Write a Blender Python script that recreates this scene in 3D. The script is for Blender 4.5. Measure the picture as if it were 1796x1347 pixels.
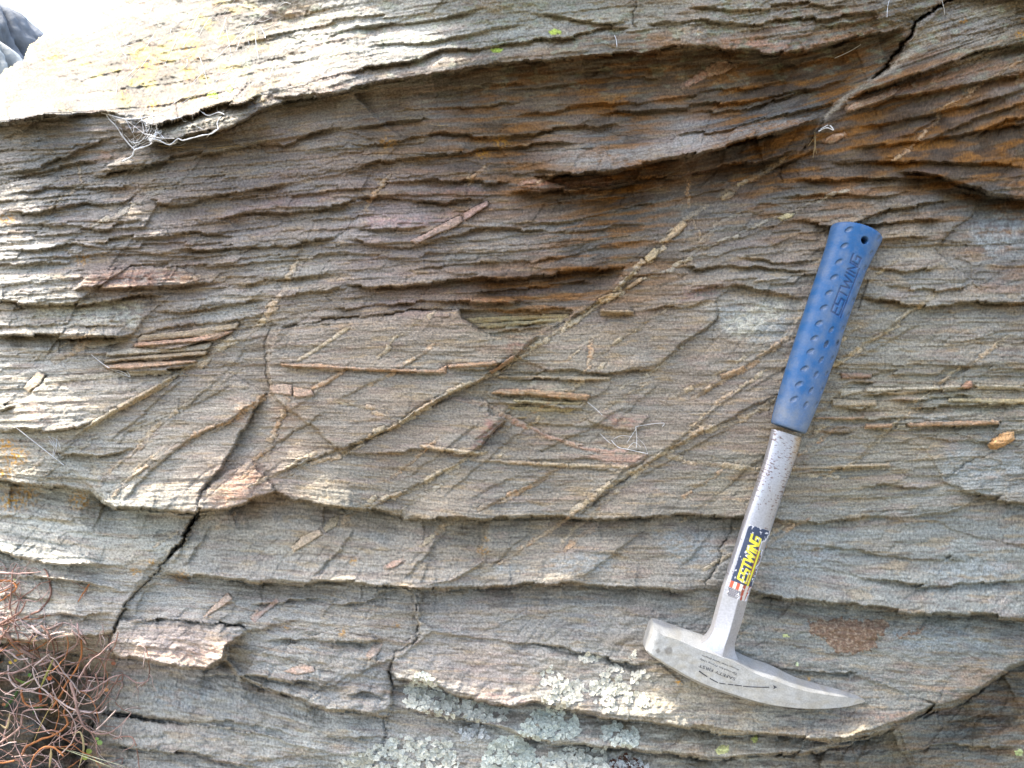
import bpy, bmesh, math, random
import numpy as np

# ------------------------------------------------------------------ scene, camera, light
scene = bpy.context.scene
for o in list(bpy.data.objects):
    bpy.data.objects.remove(o, do_unlink=True)
COL = scene.collection
S = 0.0004            # metres on the rock face for one photo pixel
D = 0.519             # camera distance to the rock face plane (y = 0)
ZC = 0.66             # camera height above the ground
cam_data = bpy.data.cameras.new('camera')
cam_data.lens = 26.0; cam_data.sensor_width = 36.0
cam_data.clip_start = 0.01; cam_data.clip_end = 5000
cam = bpy.data.objects.new('camera', cam_data); COL.objects.link(cam)
cam.location = (0, -D, ZC); cam.rotation_euler = (math.radians(90), 0, 0)
scene.camera = cam

SUN = np.array([-0.50, -0.01, 0.86]); SUN = SUN / np.linalg.norm(SUN)   # towards the sun
sun_el = math.asin(SUN[2]); sun_az = math.atan2(SUN[0], SUN[1])
world = bpy.data.worlds.new('World'); scene.world = world; world.use_nodes = True
wn = world.node_tree.nodes; wl = world.node_tree.links
bg = wn.get('Background') or wn.new('ShaderNodeBackground')
sky = wn.new('ShaderNodeTexSky'); sky.sky_type = 'NISHITA'; sky.sun_disc = False
sky.sun_elevation = sun_el; sky.sun_rotation = sun_az
sky.air_density = 1.0; sky.dust_density = 4.0; sky.ozone_density = 0.6
wl.new(sky.outputs[0], bg.inputs[0]); bg.inputs[1].default_value = 0.15
sl = bpy.data.lights.new('sun', 'SUN'); sl.energy = 2.0; sl.angle = math.radians(0.55); sl.color = (1.0, 0.94, 0.84)
so = bpy.data.objects.new('sun', sl); COL.objects.link(so)
import mathutils
so.rotation_euler = mathutils.Vector(SUN).to_track_quat('Z', 'Y').to_euler(); so.location = (-2, 0.5, 4)
scene.view_settings.view_transform = 'Standard'; scene.view_settings.look = 'None'
scene.view_settings.gamma = 1.0; scene.view_settings.use_curve_mapping = False
scene.view_settings.exposure = 2.14
scene.render.engine = 'CYCLES'
scene.cycles.max_bounces = 6; scene.cycles.diffuse_bounces = 3
scene.cycles.use_denoising = True; scene.cycles.denoiser = 'OPENIMAGEDENOISE'
scene.cycles.caustics_reflective = False; scene.cycles.caustics_refractive = False

# ------------------------------------------------------------------ helpers
f32 = np.float32
def tag(o, label=None, cat=None, group=None, kind=None):
    if label: o['label'] = label
    if cat: o['category'] = cat
    if group: o['group'] = group
    if kind: o['kind'] = kind
    return o
def empty(name, loc=(0, 0, 0), parent=None):
    o = bpy.data.objects.new(name, None); COL.objects.link(o)
    o.empty_display_size = 0.02; o.location = loc
    if parent is not None: o.parent = parent
    return o
def P(px, py, z):
    """a point of the rock face: photo position, z photo pixels in front of the face plane"""
    px = np.asarray(px, float); py = np.asarray(py, float); z = np.asarray(z, float)
    t = (D - z * S) / D
    return np.stack([(px - 898.0) * S * t, -z * S, ZC + (673.5 - py) * S * t], -1)
def srgb(r, g, b):
    c = np.array([r, g, b], float) / 255.0
    return np.where(c <= 0.04045, c / 12.92, ((c + 0.055) / 1.055) ** 2.4)
def sm(a, b, x):
    t = np.clip((x - a) / (b - a), 0, 1); return t * t * (3 - 2 * t)
_tabs = {}
def perlin(x, y, seed=0):
    if seed not in _tabs:
        r = np.random.default_rng(seed + 101)
        pm = r.permutation(256).astype(np.int32)
        an = r.uniform(0, 2 * np.pi, 256)
        _tabs[seed] = (np.concatenate([pm, pm]), np.cos(an).astype(f32), np.sin(an).astype(f32))
    pm, ca, sa = _tabs[seed]
    x = np.asarray(x, f32); y = np.asarray(y, f32)
    fx = np.floor(x); fy = np.floor(y)
    ix = fx.astype(np.int32) & 255; iy = fy.astype(np.int32) & 255
    dx = x - fx; dy = y - fy
    u = dx * dx * dx * (dx * (dx * 6 - 15) + 10); v = dy * dy * dy * (dy * (dy * 6 - 15) + 10)
    ix1 = (ix + 1) & 255; iy1 = (iy + 1) & 255
    def g(a, b, ex, ey):
        h = pm[pm[a] + b]; return ca[h] * ex + sa[h] * ey
    n0 = g(ix, iy, dx, dy); n1 = g(ix1, iy, dx - 1, dy)
    n2 = g(ix, iy1, dx, dy - 1); n3 = g(ix1, iy1, dx - 1, dy - 1)
    a = n0 + u * (n1 - n0); b = n2 + u * (n3 - n2)
    return (a + v * (b - a)) * f32(1.5)
def fbm(x, y, o=3, seed=0, gain=0.5):
    t = 0; a = 1.0; f = 1.0
    for i in range(o):
        t = t + a * perlin(x * f, y * f, seed + i); a *= gain; f *= 2.03
    return t
def h1(i, seed=0):
    i = np.asarray(i).astype(np.int64)
    x = (i * 374761393 + seed * 668265263 + 1442695041) & 0x7fffffff
    x = ((x ^ (x >> 13)) * 1274126177) & 0x7fffffff
    return ((x ^ (x >> 16)) & 0xffff) / 65535.0

# ------------------------------------------------------------------ materials
def new_mat(name):
    m = bpy.data.materials.new(name); m.use_nodes = True
    nt = m.node_tree; b = nt.nodes['Principled BSDF']
    return m, nt, b
def nd(nt, typ, **kw):
    n = nt.nodes.new(typ)
    for k, v in kw.items(): setattr(n, k, v)
    return n
def rock_material():
    m, nt, b = new_mat('foliated_rock'); L = nt.links
    at = nd(nt, 'ShaderNodeAttribute'); at.attribute_name = 'Col'
    uv = nd(nt, 'ShaderNodeUVMap'); uv.uv_map = 'UVMap'
    mp1 = nd(nt, 'ShaderNodeMapping'); mp1.inputs['Scale'].default_value = (24, 620, 1)
    L.new(uv.outputs[0], mp1.inputs[0])
    n1 = nd(nt, 'ShaderNodeTexNoise'); n1.inputs['Scale'].default_value = 1.0; n1.inputs['Detail'].default_value = 4; n1.inputs['Roughness'].default_value = 0.65
    L.new(mp1.outputs[0], n1.inputs['Vector'])
    n2 = nd(nt, 'ShaderNodeTexNoise'); n2.inputs['Scale'].default_value = 640; n2.inputs['Detail'].default_value = 3; n2.inputs['Roughness'].default_value = 0.7
    L.new(uv.outputs[0], n2.inputs['Vector'])
    # fine grain: value multiplier around 1
    mr1 = nd(nt, 'ShaderNodeMapRange'); mr1.inputs['From Min'].default_value = .25; mr1.inputs['From Max'].default_value = .75; mr1.inputs['To Min'].default_value = .80; mr1.inputs['To Max'].default_value = 1.18
    fo = nd(nt, 'ShaderNodeMix'); fo.data_type = 'FLOAT'; fo.inputs['A'].default_value = .5; L.new(at.outputs['Alpha'], fo.inputs['Factor']); L.new(n1.outputs['Fac'], fo.inputs['B'])
    L.new(fo.outputs['Result'], mr1.inputs['Value'])
    mr2 = nd(nt, 'ShaderNodeMapRange'); mr2.inputs['From Min'].default_value = .33; mr2.inputs['From Max'].default_value = .67; mr2.inputs['To Min'].default_value = .58; mr2.inputs['To Max'].default_value = 1.42
    L.new(n2.outputs['Fac'], mr2.inputs['Value'])
    mul = nd(nt, 'ShaderNodeMath', operation='MULTIPLY'); L.new(mr1.outputs[0], mul.inputs[0]); L.new(mr2.outputs[0], mul.inputs[1])
    vm = nd(nt, 'ShaderNodeVectorMath', operation='SCALE'); L.new(at.outputs['Color'], vm.inputs[0]); L.new(mul.outputs[0], vm.inputs['Scale'])
    L.new(vm.outputs[0], b.inputs['Base Color'])
    add = nd(nt, 'ShaderNodeMath', operation='ADD'); L.new(fo.outputs['Result'], add.inputs[0]); L.new(n2.outputs['Fac'], add.inputs[1])
    bp = nd(nt, 'ShaderNodeBump'); bp.inputs['Strength'].default_value = 0.85; bp.inputs['Distance'].default_value = 0.0009
    L.new(add.outputs[0], bp.inputs['Height']); L.new(bp.outputs[0], b.inputs['Normal'])
    b.inputs['Roughness'].default_value = 0.72; b.inputs['Specular IOR Level'].default_value = 0.35
    return m
M_ROCK = rock_material()
def simple_mat(name, col, rough=0.6, metal=0.0, var=0.25, scale=300, bump=0.0, spec=0.4):
    m, nt, b = new_mat(name); L = nt.links
    tc = nd(nt, 'ShaderNodeTexCoord'); n = nd(nt, 'ShaderNodeTexNoise'); n.inputs['Scale'].default_value = scale; n.inputs['Detail'].default_value = 4
    L.new(tc.outputs['Object'], n.inputs['Vector'])
    mr = nd(nt, 'ShaderNodeMapRange'); mr.inputs['From Min'].default_value = .25; mr.inputs['From Max'].default_value = .75
    mr.inputs['To Min'].default_value = 1 - var; mr.inputs['To Max'].default_value = 1 + var
    L.new(n.outputs['Fac'], mr.inputs['Value'])
    vm = nd(nt, 'ShaderNodeVectorMath', operation='SCALE'); vm.inputs[0].default_value = tuple(col)
    L.new(mr.outputs[0], vm.inputs['Scale']); L.new(vm.outputs[0], b.inputs['Base Color'])
    b.inputs['Roughness'].default_value = rough; b.inputs['Metallic'].default_value = metal; b.inputs['Specular IOR Level'].default_value = spec
    if bump:
        bp = nd(nt, 'ShaderNodeBump'); bp.inputs['Strength'].default_value = 0.6; bp.inputs['Distance'].default_value = bump
        L.new(n.outputs['Fac'], bp.inputs['Height']); L.new(bp.outputs[0], b.inputs['Normal'])
    return m
def attr_mat(name, rough=0.6, metal=0.0, var=0.2, scale=400, bump=0.0003, spec=0.4, attr='Col', trans=0.0):
    m, nt, b = new_mat(name); L = nt.links
    at = nd(nt, 'ShaderNodeAttribute'); at.attribute_name = attr
    tc = nd(nt, 'ShaderNodeTexCoord'); n = nd(nt, 'ShaderNodeTexNoise'); n.inputs['Scale'].default_value = scale; n.inputs['Detail'].default_value = 4
    L.new(tc.outputs['Object'], n.inputs['Vector'])
    mr = nd(nt, 'ShaderNodeMapRange'); mr.inputs['From Min'].default_value = .25; mr.inputs['From Max'].default_value = .75
    mr.inputs['To Min'].default_value = 1 - var; mr.inputs['To Max'].default_value = 1 + var
    L.new(n.outputs['Fac'], mr.inputs['Value'])
    vm = nd(nt, 'ShaderNodeVectorMath', operation='SCALE'); L.new(at.outputs['Color'], vm.inputs[0])
    L.new(mr.outputs[0], vm.inputs['Scale']); L.new(vm.outputs[0], b.inputs['Base Color'])
    b.inputs['Roughness'].default_value = rough; b.inputs['Metallic'].default_value = metal; b.inputs['Specular IOR Level'].default_value = spec
    if bump:
        bp = nd(nt, 'ShaderNodeBump'); bp.inputs['Strength'].default_value = 0.5; bp.inputs['Distance'].default_value = bump
        L.new(n.outputs['Fac'], bp.inputs['Height']); L.new(bp.outputs[0], b.inputs['Normal'])
    return m
def make_mesh(name, V, F, mat, parent=None, col=None, uv=None, smooth=True, origin=None):
    """V (n,3) world, F (m,4) or (m,3) int -> one linked mesh object with its origin at its centre"""
    V = np.asarray(V, float); F = np.asarray(F, np.int32)
    if origin is None: origin = V.mean(0)
    me = bpy.data.meshes.new(name)
    k = F.shape[1]
    me.vertices.add(len(V)); me.vertices.foreach_set('co', (V - origin).astype(f32).ravel())
    me.loops.add(F.size); me.loops.foreach_set('vertex_index', F.ravel())
    me.polygons.add(len(F)); me.polygons.foreach_set('loop_start', np.arange(0, F.size, k, dtype=np.int32))
    if smooth: me.polygons.foreach_set('use_smooth', np.ones(len(F), bool))
    if uv is not None:
        u = me.uv_layers.new(name='UVMap'); u.data.foreach_set('uv', np.asarray(uv, f32)[F.ravel()].ravel())
    if col is not None:
        a = me.color_attributes.new('Col', 'FLOAT_COLOR', 'POINT')
        c4 = np.ones((len(V), 4), f32); c4[:, :np.shape(col)[1]] = col; a.data.foreach_set('color', c4.ravel())
    me.update(calc_edges=True); me.validate()
    me.materials.append(mat)
    o = bpy.data.objects.new(name, me); COL.objects.link(o)
    if parent is not None:
        o.parent = parent
        o.location = mathutils.Vector(origin) - mathutils.Vector(parent.get('_w', (0, 0, 0)))
    else: o.location = origin
    o['_w'] = [float(v) for v in origin]
    return o
# ------------------------------------------------------------------ the rock face: grid in face coordinates
STEP = 1.75
def axis(lo, hi, a, b):
    mid = list(np.arange(lo, hi + .01, STEP)); st = STEP; x = lo; left = []
    while x > a: st = min(st * 1.06, 11) if x > lo - 520 else st * 1.22; x -= st; left.append(x)
    st = STEP; x = mid[-1]; right = []
    while x < b: st = min(st * 1.06, 11) if x < mid[-1] + 520 else st * 1.22; x += st; right.append(x)
    return np.array(left[::-1] + mid + right)
XS = axis(-26, 1822, -1700, 3400); YS = axis(-26, 1373, -520, 2420)
NX, NY = len(XS), len(YS)
PX, PY = np.meshgrid(XS.astype(f32), YS.astype(f32))

# bedding: curves along the layering, top to bottom, give the bedding coordinate SB
BED = [
 [(-1700,700),(-400,330),(0,120),(300,0),(600,-60),(900,-100),(1300,-130),(1796,-200)],
 [(-1700,760),(-400,370),(0,222),(300,215),(600,150),(900,100),(1200,72),(1500,35),(1796,-40)],
 [(-1700,800),(-400,420),(0,315),(330,275),(600,245),(900,235),(1196,222),(1400,180),(1600,110),(1796,45)],
 [(-1700,830),(-400,460),(0,372),(250,350),(600,320),(900,310),(1196,280),(1400,225),(1600,178),(1796,125)],
 [(-400,500),(0,440),(300,430),(600,400),(900,385),(1196,345),(1400,325),(1600,310),(1796,290)],
 [(-400,560),(0,535),(260,515),(500,505),(700,495),(1000,480),(1196,470),(1400,450),(1796,430)],
 [(0,590),(240,588),(420,570),(700,547),(1000,545),(1300,530),(1500,525),(1796,525)],
 [(0,665),(300,652),(600,648),(900,650),(1196,655),(1500,655),(1796,655)],
 [(0,745),(300,735),(600,740),(900,745),(1200,745),(1796,740)],
 [(0,848),(200,880),(500,868),(850,910),(1200,905),(1500,900),(1796,882)],
 [(0,970),(200,995),(450,1015),(730,1032),(1000,1022),(1300,1030),(1500,1060),(1796,1083)],
 [(0,1075),(200,1085),(420,1100),(700,1140),(900,1150),(1200,1165),(1500,1175),(1796,1190)],
 [(0,1150),(300,1165),(560,1240),(850,1265),(1200,1275),(1500,1298),(1796,1290)],
 [(0,1290),(400,1320),(700,1350),(1100,1370),(1400,1385),(1796,1390)],
 [(0,2500),(1796,2500)]]
lev = [np.interp(900, [p[0] for p in c], [p[1] for p in c]) for c in BED]
lev = [lev[0] - 2000] + lev
cur = np.array([np.interp(XS, [p[0] for p in c], [p[1] for p in c]) for c in BED])
k5 = np.ones(25) / 25
cur = np.array([np.convolve(np.pad(c, 12, 'edge'), k5, 'valid') for c in cur])
cur = np.vstack([cur[:1] - 2000, cur])
SB = np.empty((NY, NX), f32)
for i in range(NX): SB[:, i] = np.interp(YS, cur[:, i], lev)
# unevenness of everything traced below
# long straight runs broken by abrupt small steps, as slate edges break
_ju = np.floor((PX + .8 * PY) / 57 + .5 * perlin(PX / 110, PY / 110, 1)); _jv = np.floor((PX + .5 * PY) / 21 + .4 * perlin(PX / 60, PY / 60, 2)); _jw = np.floor((PX - .3 * PY) / 8)
WX = PX + 2.5 * perlin(PX / 150, PY / 150, 3) + 5.0 * (h1(np.floor(SB / 17), 5) - .5) + 2.2 * (h1(np.floor(SB / 6.5), 15) - .5)
WY = PY + 2.0 * perlin(PX / 190, PY / 150, 6) + 6.5 * (h1(_ju, 6) - .5) + 3.0 * (h1(_jv, 7) - .5) + 1.0 * (h1(_jw, 17) - .5)
WX = WX.astype(f32); WY = WY.astype(f32)
WX2 = PX + 1.2 * perlin(PX / 11, PY / 11, 7); WY2 = PY + 1.2 * perlin(PX / 11, PY / 11, 8)

def win(pts, mg):
    x = [p[0] for p in pts]; y = [p[1] for p in pts]
    i0, i1 = np.searchsorted(XS, [min(x) - mg, max(x) + mg]); j0, j1 = np.searchsorted(YS, [min(y) - mg, max(y) + mg])
    return slice(max(j0, 0), max(j1, 1)), slice(max(i0, 0), max(i1, 1))
def pdist(pts, mg, ax, ay):
    """signed distance to a traced line (+ above, when traced left to right), arc length"""
    sl = win(pts, mg); x = ax[sl]; y = ay[sl]
    best = np.full(x.shape, 1e9, f32); sg = np.zeros_like(best); arc = np.zeros_like(best); a0 = 0.0
    for (x0, y0), (x1, y1) in zip(pts[:-1], pts[1:]):
        dx, dy = x1 - x0, y1 - y0; l = math.hypot(dx, dy)
        if l < 1e-6: continue
        t = np.clip(((x - x0) * dx + (y - y0) * dy) / (l * l), 0, 1)
        d = np.hypot(x - x0 - t * dx, y - y0 - t * dy); m = d < best
        cr = dx * (y - y0) - dy * (x - x0)
        best = np.where(m, d, best); sg = np.where(m, np.where(cr < 0, 1, -1), sg); arc = np.where(m, a0 + t * l, arc); a0 += l
    return sl, best * sg, arc, a0
def inpoly(pts, ax, ay):
    sl = win(pts, 30); x = ax[sl]; y = ay[sl]; c = np.zeros(x.shape, bool)
    n = len(pts)
    for i in range(n):
        x0, y0 = pts[i]; x1, y1 = pts[i - 1]
        if y0 == y1: continue
        c ^= ((y0 > y) != (y1 > y)) & (x < (x1 - x0) * (y - y0) / (y1 - y0) + x0)
    return sl, c

# ------------------------------------------------------------------ large shape of the outcrop (photo pixels towards the viewer)
CP = [(-1500,300,-200),(-1500,900,20),(-1500,1900,60),(3300,-200,-400),(3300,700,-60),(3300,1900,0),(900,2400,160),(-200,2400,100),(1900,2400,160),(900,1800,90),(200,1800,80),(1700,1700,40),
 (0,130,-220),(100,45,-290),(180,0,-320),(420,-160,-440),(900,-420,-300),(1500,-480,-300),(-400,330,-300),
 (60,160,-120),(200,100,-150),(300,40,-190),(250,150,-60),(120,185,-30),(400,60,-120),(400,120,-40),(520,30,-80),(560,100,0),(700,20,4),(700,80,30),(900,20,34),(1000,-30,36),(1150,0,40),(1400,0,46),(1400,-40,46),(1700,-40,40),(520,-75,-60),(620,-80,10),(750,-85,85),(950,-95,120),(1200,-105,120),(1500,-110,120),(1800,-120,120),(700,-240,40),(1000,-280,40),(1400,-320,40),(430,-60,-180),  # points above the top edge: unseen bulge added to keep sun off the slabs
 (0,212,20),(100,203,25),(200,200,25),(300,235,30),(430,205,40),(600,150,46),(800,112,52),(1000,92,58),(1200,78,62),(1400,82,62),(1580,45,50),
 (0,260,-10),(120,250,-12),(250,290,2),(450,240,10),(650,200,10),(850,180,4),(1050,170,0),(1250,160,4),(1450,140,16),
 (700,290,-6),(950,260,-10),(1150,220,-8),(1350,190,6),(1000,290,10),(1200,262,18),(1400,215,26),
 (1100,330,-26),(1250,310,-26),(1380,295,-22),(900,350,-16),
 (1500,190,14),(1640,120,34),(1780,60,52),(1600,220,12),(1780,180,28),(1500,280,-8),(1650,280,-8),(1780,270,-2),(1740,330,-34),
 (60,330,4),(60,420,6),(250,400,0),(450,400,-8),(640,390,0),(60,500,10),(250,500,2),(450,490,-6),
 (800,450,-8),(1000,440,-6),(1250,420,-8),(1500,360,2),(1620,420,6),(1760,430,-14),
 (60,620,0),(300,620,8),(60,700,14),(250,760,14),(420,760,4),(440,620,-8),(650,600,6),(850,570,-4),(700,760,6),(1000,620,0),(1000,720,-3),(1200,560,0),(1200,700,0),(1400,600,-2),(1600,600,0),(1760,600,-4),(1600,740,4),(1760,760,2),
 (80,830,18),(250,870,26),(420,860,22),(600,870,20),(800,890,18),(1100,880,14),(1350,880,8),(1600,860,8),(1760,860,8),
 (80,890,-12),(220,920,-8),(450,920,-8),(700,925,-10),(1000,930,-9),(1240,930,-6),(100,950,18),(240,965,10),(1500,960,0),(1760,960,4),
 (60,1010,20),(180,1060,22),(420,1000,16),(700,1010,20),(1000,1000,14),(1250,1000,8),(1500,1030,10),(1760,1050,12),
 (300,1045,-6),(500,1055,-4),(650,1080,2),(820,1060,-8),(1050,1070,-8),(1300,1080,-4),(1500,1110,2),(1700,1130,4),
 (300,1130,32),(500,1170,14),(640,1180,16),(800,1180,26),(1000,1200,30),(1180,1230,38),(1400,1230,26),(1560,1240,18),(1680,1190,10),
 (300,1200,-14),(500,1240,12),(640,1260,4),(800,1280,10),(1000,1290,14),(1250,1290,24),(1400,1310,16),(350,1330,16),(600,1340,14),(900,1345,24),(1200,1340,14),
 (1780,1200,-14),(1700,1270,-40),(1780,1300,-30),(1600,1330,-24),(1450,1345,-8),
 (60,1120,4),(20,1190,-130),(130,1200,-140),(60,1280,-150),(60,1360,-130),(130,1340,-110),(-80,1250,-110),(-200,1300,0)]
def rbf(points, eps):
    p = np.array(points, float); n = len(p)
    def ker(x, y, q): return np.sqrt((x - q[0]) ** 2 + (y - q[1]) ** 2 + eps * eps)
    A = np.zeros((n + 3, n + 3))
    for i in range(n): A[:n, i] = ker(p[:, 0], p[:, 1], p[i])
    A[:n, n] = 1; A[:n, n + 1] = p[:, 0] / 1e3; A[:n, n + 2] = p[:, 1] / 1e3; A[n:, :n] = A[:n, n:].T
    w = np.linalg.solve(A, np.concatenate([p[:, 2], [0, 0, 0]]))
    def ev(X, Y):
        out = w[n] + w[n + 1] * X / 1e3 + w[n + 2] * Y / 1e3
        for i in range(n): out = out + f32(w[i]) * ker(X, Y, p[i].astype(f32))
        return out
    return ev
def coarse(fn, X=PX, Y=PY, k=4):
    """evaluate a smooth field on every k-th grid line and interpolate"""
    xi = np.unique(np.r_[np.arange(0, NX, k), NX - 1]); yi = np.unique(np.r_[np.arange(0, NY, k), NY - 1])
    c = fn(PX[np.ix_(yi, xi)], PY[np.ix_(yi, xi)])
    t = np.empty((len(yi), NX), f32)
    for j in range(len(yi)): t[j] = np.interp(np.arange(NX), xi, c[j])
    o = np.empty((NY, NX), f32)
    ya = np.arange(NY); k0 = np.clip(np.searchsorted(yi, ya, 'right') - 1, 0, len(yi) - 2)
    fr = ((ya - yi[k0]) / (yi[k0 + 1] - yi[k0])).astype(f32)[:, None]
    return t[k0] * (1 - fr) + t[k0 + 1] * fr
Z = coarse(rbf(CP, 40.0)).astype(f32)

# broad plane facets of the larger slabs: (outline, height at its middle, slope to the right, slope downwards per 100 px)
FACETS = [
 ([(-60,855),(160,862),(205,897),(335,907),(300,965),(255,1000),(190,990),(80,985),(0,965),(-60,960)],4,-3,27),
 ([(-60,962),(0,968),(80,988),(190,994),(258,1002),(235,1030),(190,1028),(90,1010),(0,1002),(-60,1000)],10,0,18),
 ([(-60,1004),(90,1014),(190,1032),(230,1040),(205,1080),(196,1108),(60,1126),(-60,1112)],13,4,20),
 ([(345,905),(480,868),(515,880),(650,895),(765,914),(855,917),(850,990),(800,1020),(735,1030),(540,1020),(390,1008),(300,1000)],0,2,17),
 ([(770,925),(850,918),(845,985),(790,1020),(740,1025)],-4,-12,10),
 ([(290,1008),(390,1014),(560,1026),(600,1040),(560,1085),(500,1100),(440,1098),(340,1090),(230,1084),(250,1040)],2,0,22),
 ([(355,1084),(400,1038),(410,1052),(408,1075),(380,1090)],13,-10,8),([(470,1090),(540,1030),(590,1035),(560,1085),(520,1098)],-4,-22,6),
 ([(200,1108),(206,1084),(270,1087),(412,1096),(428,1104),(400,1128),(392,1152),(360,1169),(290,1165),(205,1150),(186,1140)],25,0,12),([(340,1160),(360,1169),(392,1152),(400,1128),(428,1104),(405,1108),(370,1120),(345,1140)],22,-16,6),
 ([(430,1108),(560,1085),(620,1060),(640,1090),(655,1120),(650,1165),(600,1200),(520,1190),(430,1180),(400,1155),(405,1130)],6,4,14),
 ([(620,1050),(700,1035),(725,1045),(728,1085),(735,1110),(690,1150),(660,1160),(655,1120),(640,1090)],-3,-16,6),
 ([(420,1185),(600,1202),(660,1165),(688,1160),(690,1205),(684,1245),(650,1255),(560,1240),(500,1220)],12,0,18),
 ([(205,1155),(290,1168),(360,1172),(400,1158),(420,1190),(500,1222),(560,1243),(650,1258),(682,1262),(670,1300),(660,1325),(560,1315),(470,1290),(330,1265),(190,1250),(190,1200)],-6,3,17),
 ([(180,1255),(330,1268),(470,1293),(560,1318),(600,1330),(560,1380),(150,1380)],8,0,18),
 ([(740,1036),(900,1030),(1000,1024),(1150,1038),(1240,1034),(1320,1040),(1340,1100),(1300,1150),(1150,1155),(1050,1150),(890,1122),(760,1108),(735,1090)],-3,0,15),
 ([(690,1165),(722,1138),(760,1112),(890,1126),(1040,1152),(1120,1166),(1150,1160),(1200,1200),(1150,1262),(1000,1244),(940,1232),(900,1240),(820,1225),(760,1200),(700,1190)],20,1,20),
 ([(1150,1160),(1300,1155),(1420,1185),(1520,1190),(1640,1240),(1572,1270),(1480,1296),(1350,1290),(1200,1272),(1150,1262),(1200,1200)],24,-2,26),
 ([(690,1205),(760,1206),(820,1230),(900,1246),(1000,1250),(1200,1276),(1350,1294),(1480,1300),(1400,1320),(1260,1330),(1100,1312),(1020,1302),(950,1300),(910,1282),(850,1266),(760,1252),(690,1242)],12,0,22),
 ([(680,1250),(850,1270),(950,1304),(1100,1316),(1260,1334),(1260,1400),(640,1400),(662,1325)],14,0,20),
 ([(1295,910),(1400,918),(1660,905),(1720,875),(1830,886),(1830,1083),(1720,1079),(1570,1069),(1420,1054),(1315,1034),(1262,990)],3,0,10),
 ([(1320,1042),(1420,1060),(1570,1075),(1830,1088),(1830,1150),(1765,1172),(1700,1220),(1640,1238),(1520,1182),(1420,1178),(1330,1150)],2,0,13),
 ([(100,795),(150,755),(240,703),(310,656),(400,658),(462,692),(440,732),(412,782),(385,825),(350,865),(340,895),(205,890),(182,878),(160,850)],14,-2,12),
 ([(940,300),(1000,268),(1080,252),(1160,246),(1320,214),(1460,182),(1446,205),(1340,240),(1196,277),(1080,297),(1000,304)],14,4,34),
 ([(940,312),(1080,300),(1196,280),(1340,243),(1440,212),(1410,262),(1340,282),(1196,306),(1080,322),(1000,330)],-12,2,-36),
 ([(620,165),(735,134),(860,114),(985,101),(1130,94),(1240,82),(1350,98),(1500,68),(1590,50),(1560,115),(1470,178),(1320,212),(1160,244),(1000,238),(860,240),(700,240)],16,1,-30),
 ([(1486,204),(1570,173),(1720,147),(1830,126),(1830,345),(1740,338),(1640,308),(1400,310),(1412,262)],4,2,-24),
 ([(1480,182),(1610,133),(1830,70),(1830,122),(1640,158),(1486,200)],24,3,14),([(1610,60),(1670,0),(1830,-20),(1830,66),(1610,129),(1500,170),(1560,120)],36,2,26),
 ([(-60,222),(185,200),(250,252),(155,312),(0,316),(-60,318)],-14,0,-22),
 ([(466,640),(490,580),(600,555),(700,547),(805,543),(811,556),(832,571),(857,585),(890,592),(946,592),(905,626),(860,657),(790,690),(640,774),(600,795),(530,735),(475,690)],9,0,5),
 ([(807,542),(1010,545),(1000,560),(944,590),(890,591),(857,584),(832,570),(811,555)],-5,0,8),
 ([(600,800),(640,776),(740,718),(800,696),(858,706),(858,724),(888,736),(868,752),(846,782),(820,797),(740,790)],9,1,6),
]
for poly, zc, gx, gy in FACETS:
    sl, c = inpoly(poly, WX, WY); cx = sum(p[0] for p in poly) / len(poly); cy = sum(p[1] for p in poly) / len(poly)
    pl = zc + gx * (PX[sl] - cx) / 100 + gy * (PY[sl] - cy) / 100
    zz_ = Z[sl]; zz_[c] = (pl + .22 * (zz_ - pl))[c]; Z[sl] = zz_
q_ = np.pad(Z, 1, 'edge'); Z = (q_[:-2, 1:-1] + q_[2:, 1:-1] + q_[1:-1, :-2] + q_[1:-1, 2:] + 4 * q_[1:-1, 1:-1]) / 8

# roughness of the layering: 0 smooth cleaved face .. 1 ragged ledges
RP = [(100,100,.4),(300,100,.4),(450,60,.45),(600,50,.55),(1000,30,.6),(1400,30,.9),(1700,30,.8),(100,260,.5),(500,230,.5),(700,190,.3),(900,200,.18),(1100,190,.14),(1300,170,.16),(1500,130,.25),(1650,200,.22),(1600,270,.22),(1780,250,.3),(1200,310,.15),(100,400,1.),(400,380,1.),(700,350,1.),(1000,300,.6),(1300,330,.6),
 (100,520,.9),(350,520,.9),(600,470,.8),(850,460,.7),(1100,450,.6),(1350,450,.8),(1600,400,.9),(1750,430,.4),(100,620,.6),(300,700,.25),(500,720,.3),(650,600,.12),(750,650,.12),(950,570,.3),(1000,640,.12),(950,680,.7),(1150,620,.15),(1300,580,.3),(1600,590,.35),(1600,700,.8),(1760,700,.8),
 (650,820,.2),(850,760,.15),(900,850,.25),(1200,850,.25),(1500,790,.4),(1700,830,.45),(200,820,.35),(100,930,.55),(120,1040,.7),(450,950,.3),(700,950,.3),(1000,950,.35),(1250,950,.35),(1550,980,.4),(1750,1000,.4),
 (350,1060,.5),(600,1080,.6),(900,1090,.3),(1100,1090,.35),(1400,1120,.3),(1650,1130,.35),(400,1200,.6),(600,1200,.7),(850,1170,.25),(1200,1230,.5),(1500,1250,.5),(1700,1280,.8),(900,1290,.5),(1200,1300,.6),(400,1300,.6)]
ROUGH = np.clip(coarse(rbf(RP, 60.0), k=8), 0.08, 1.1)

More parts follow.
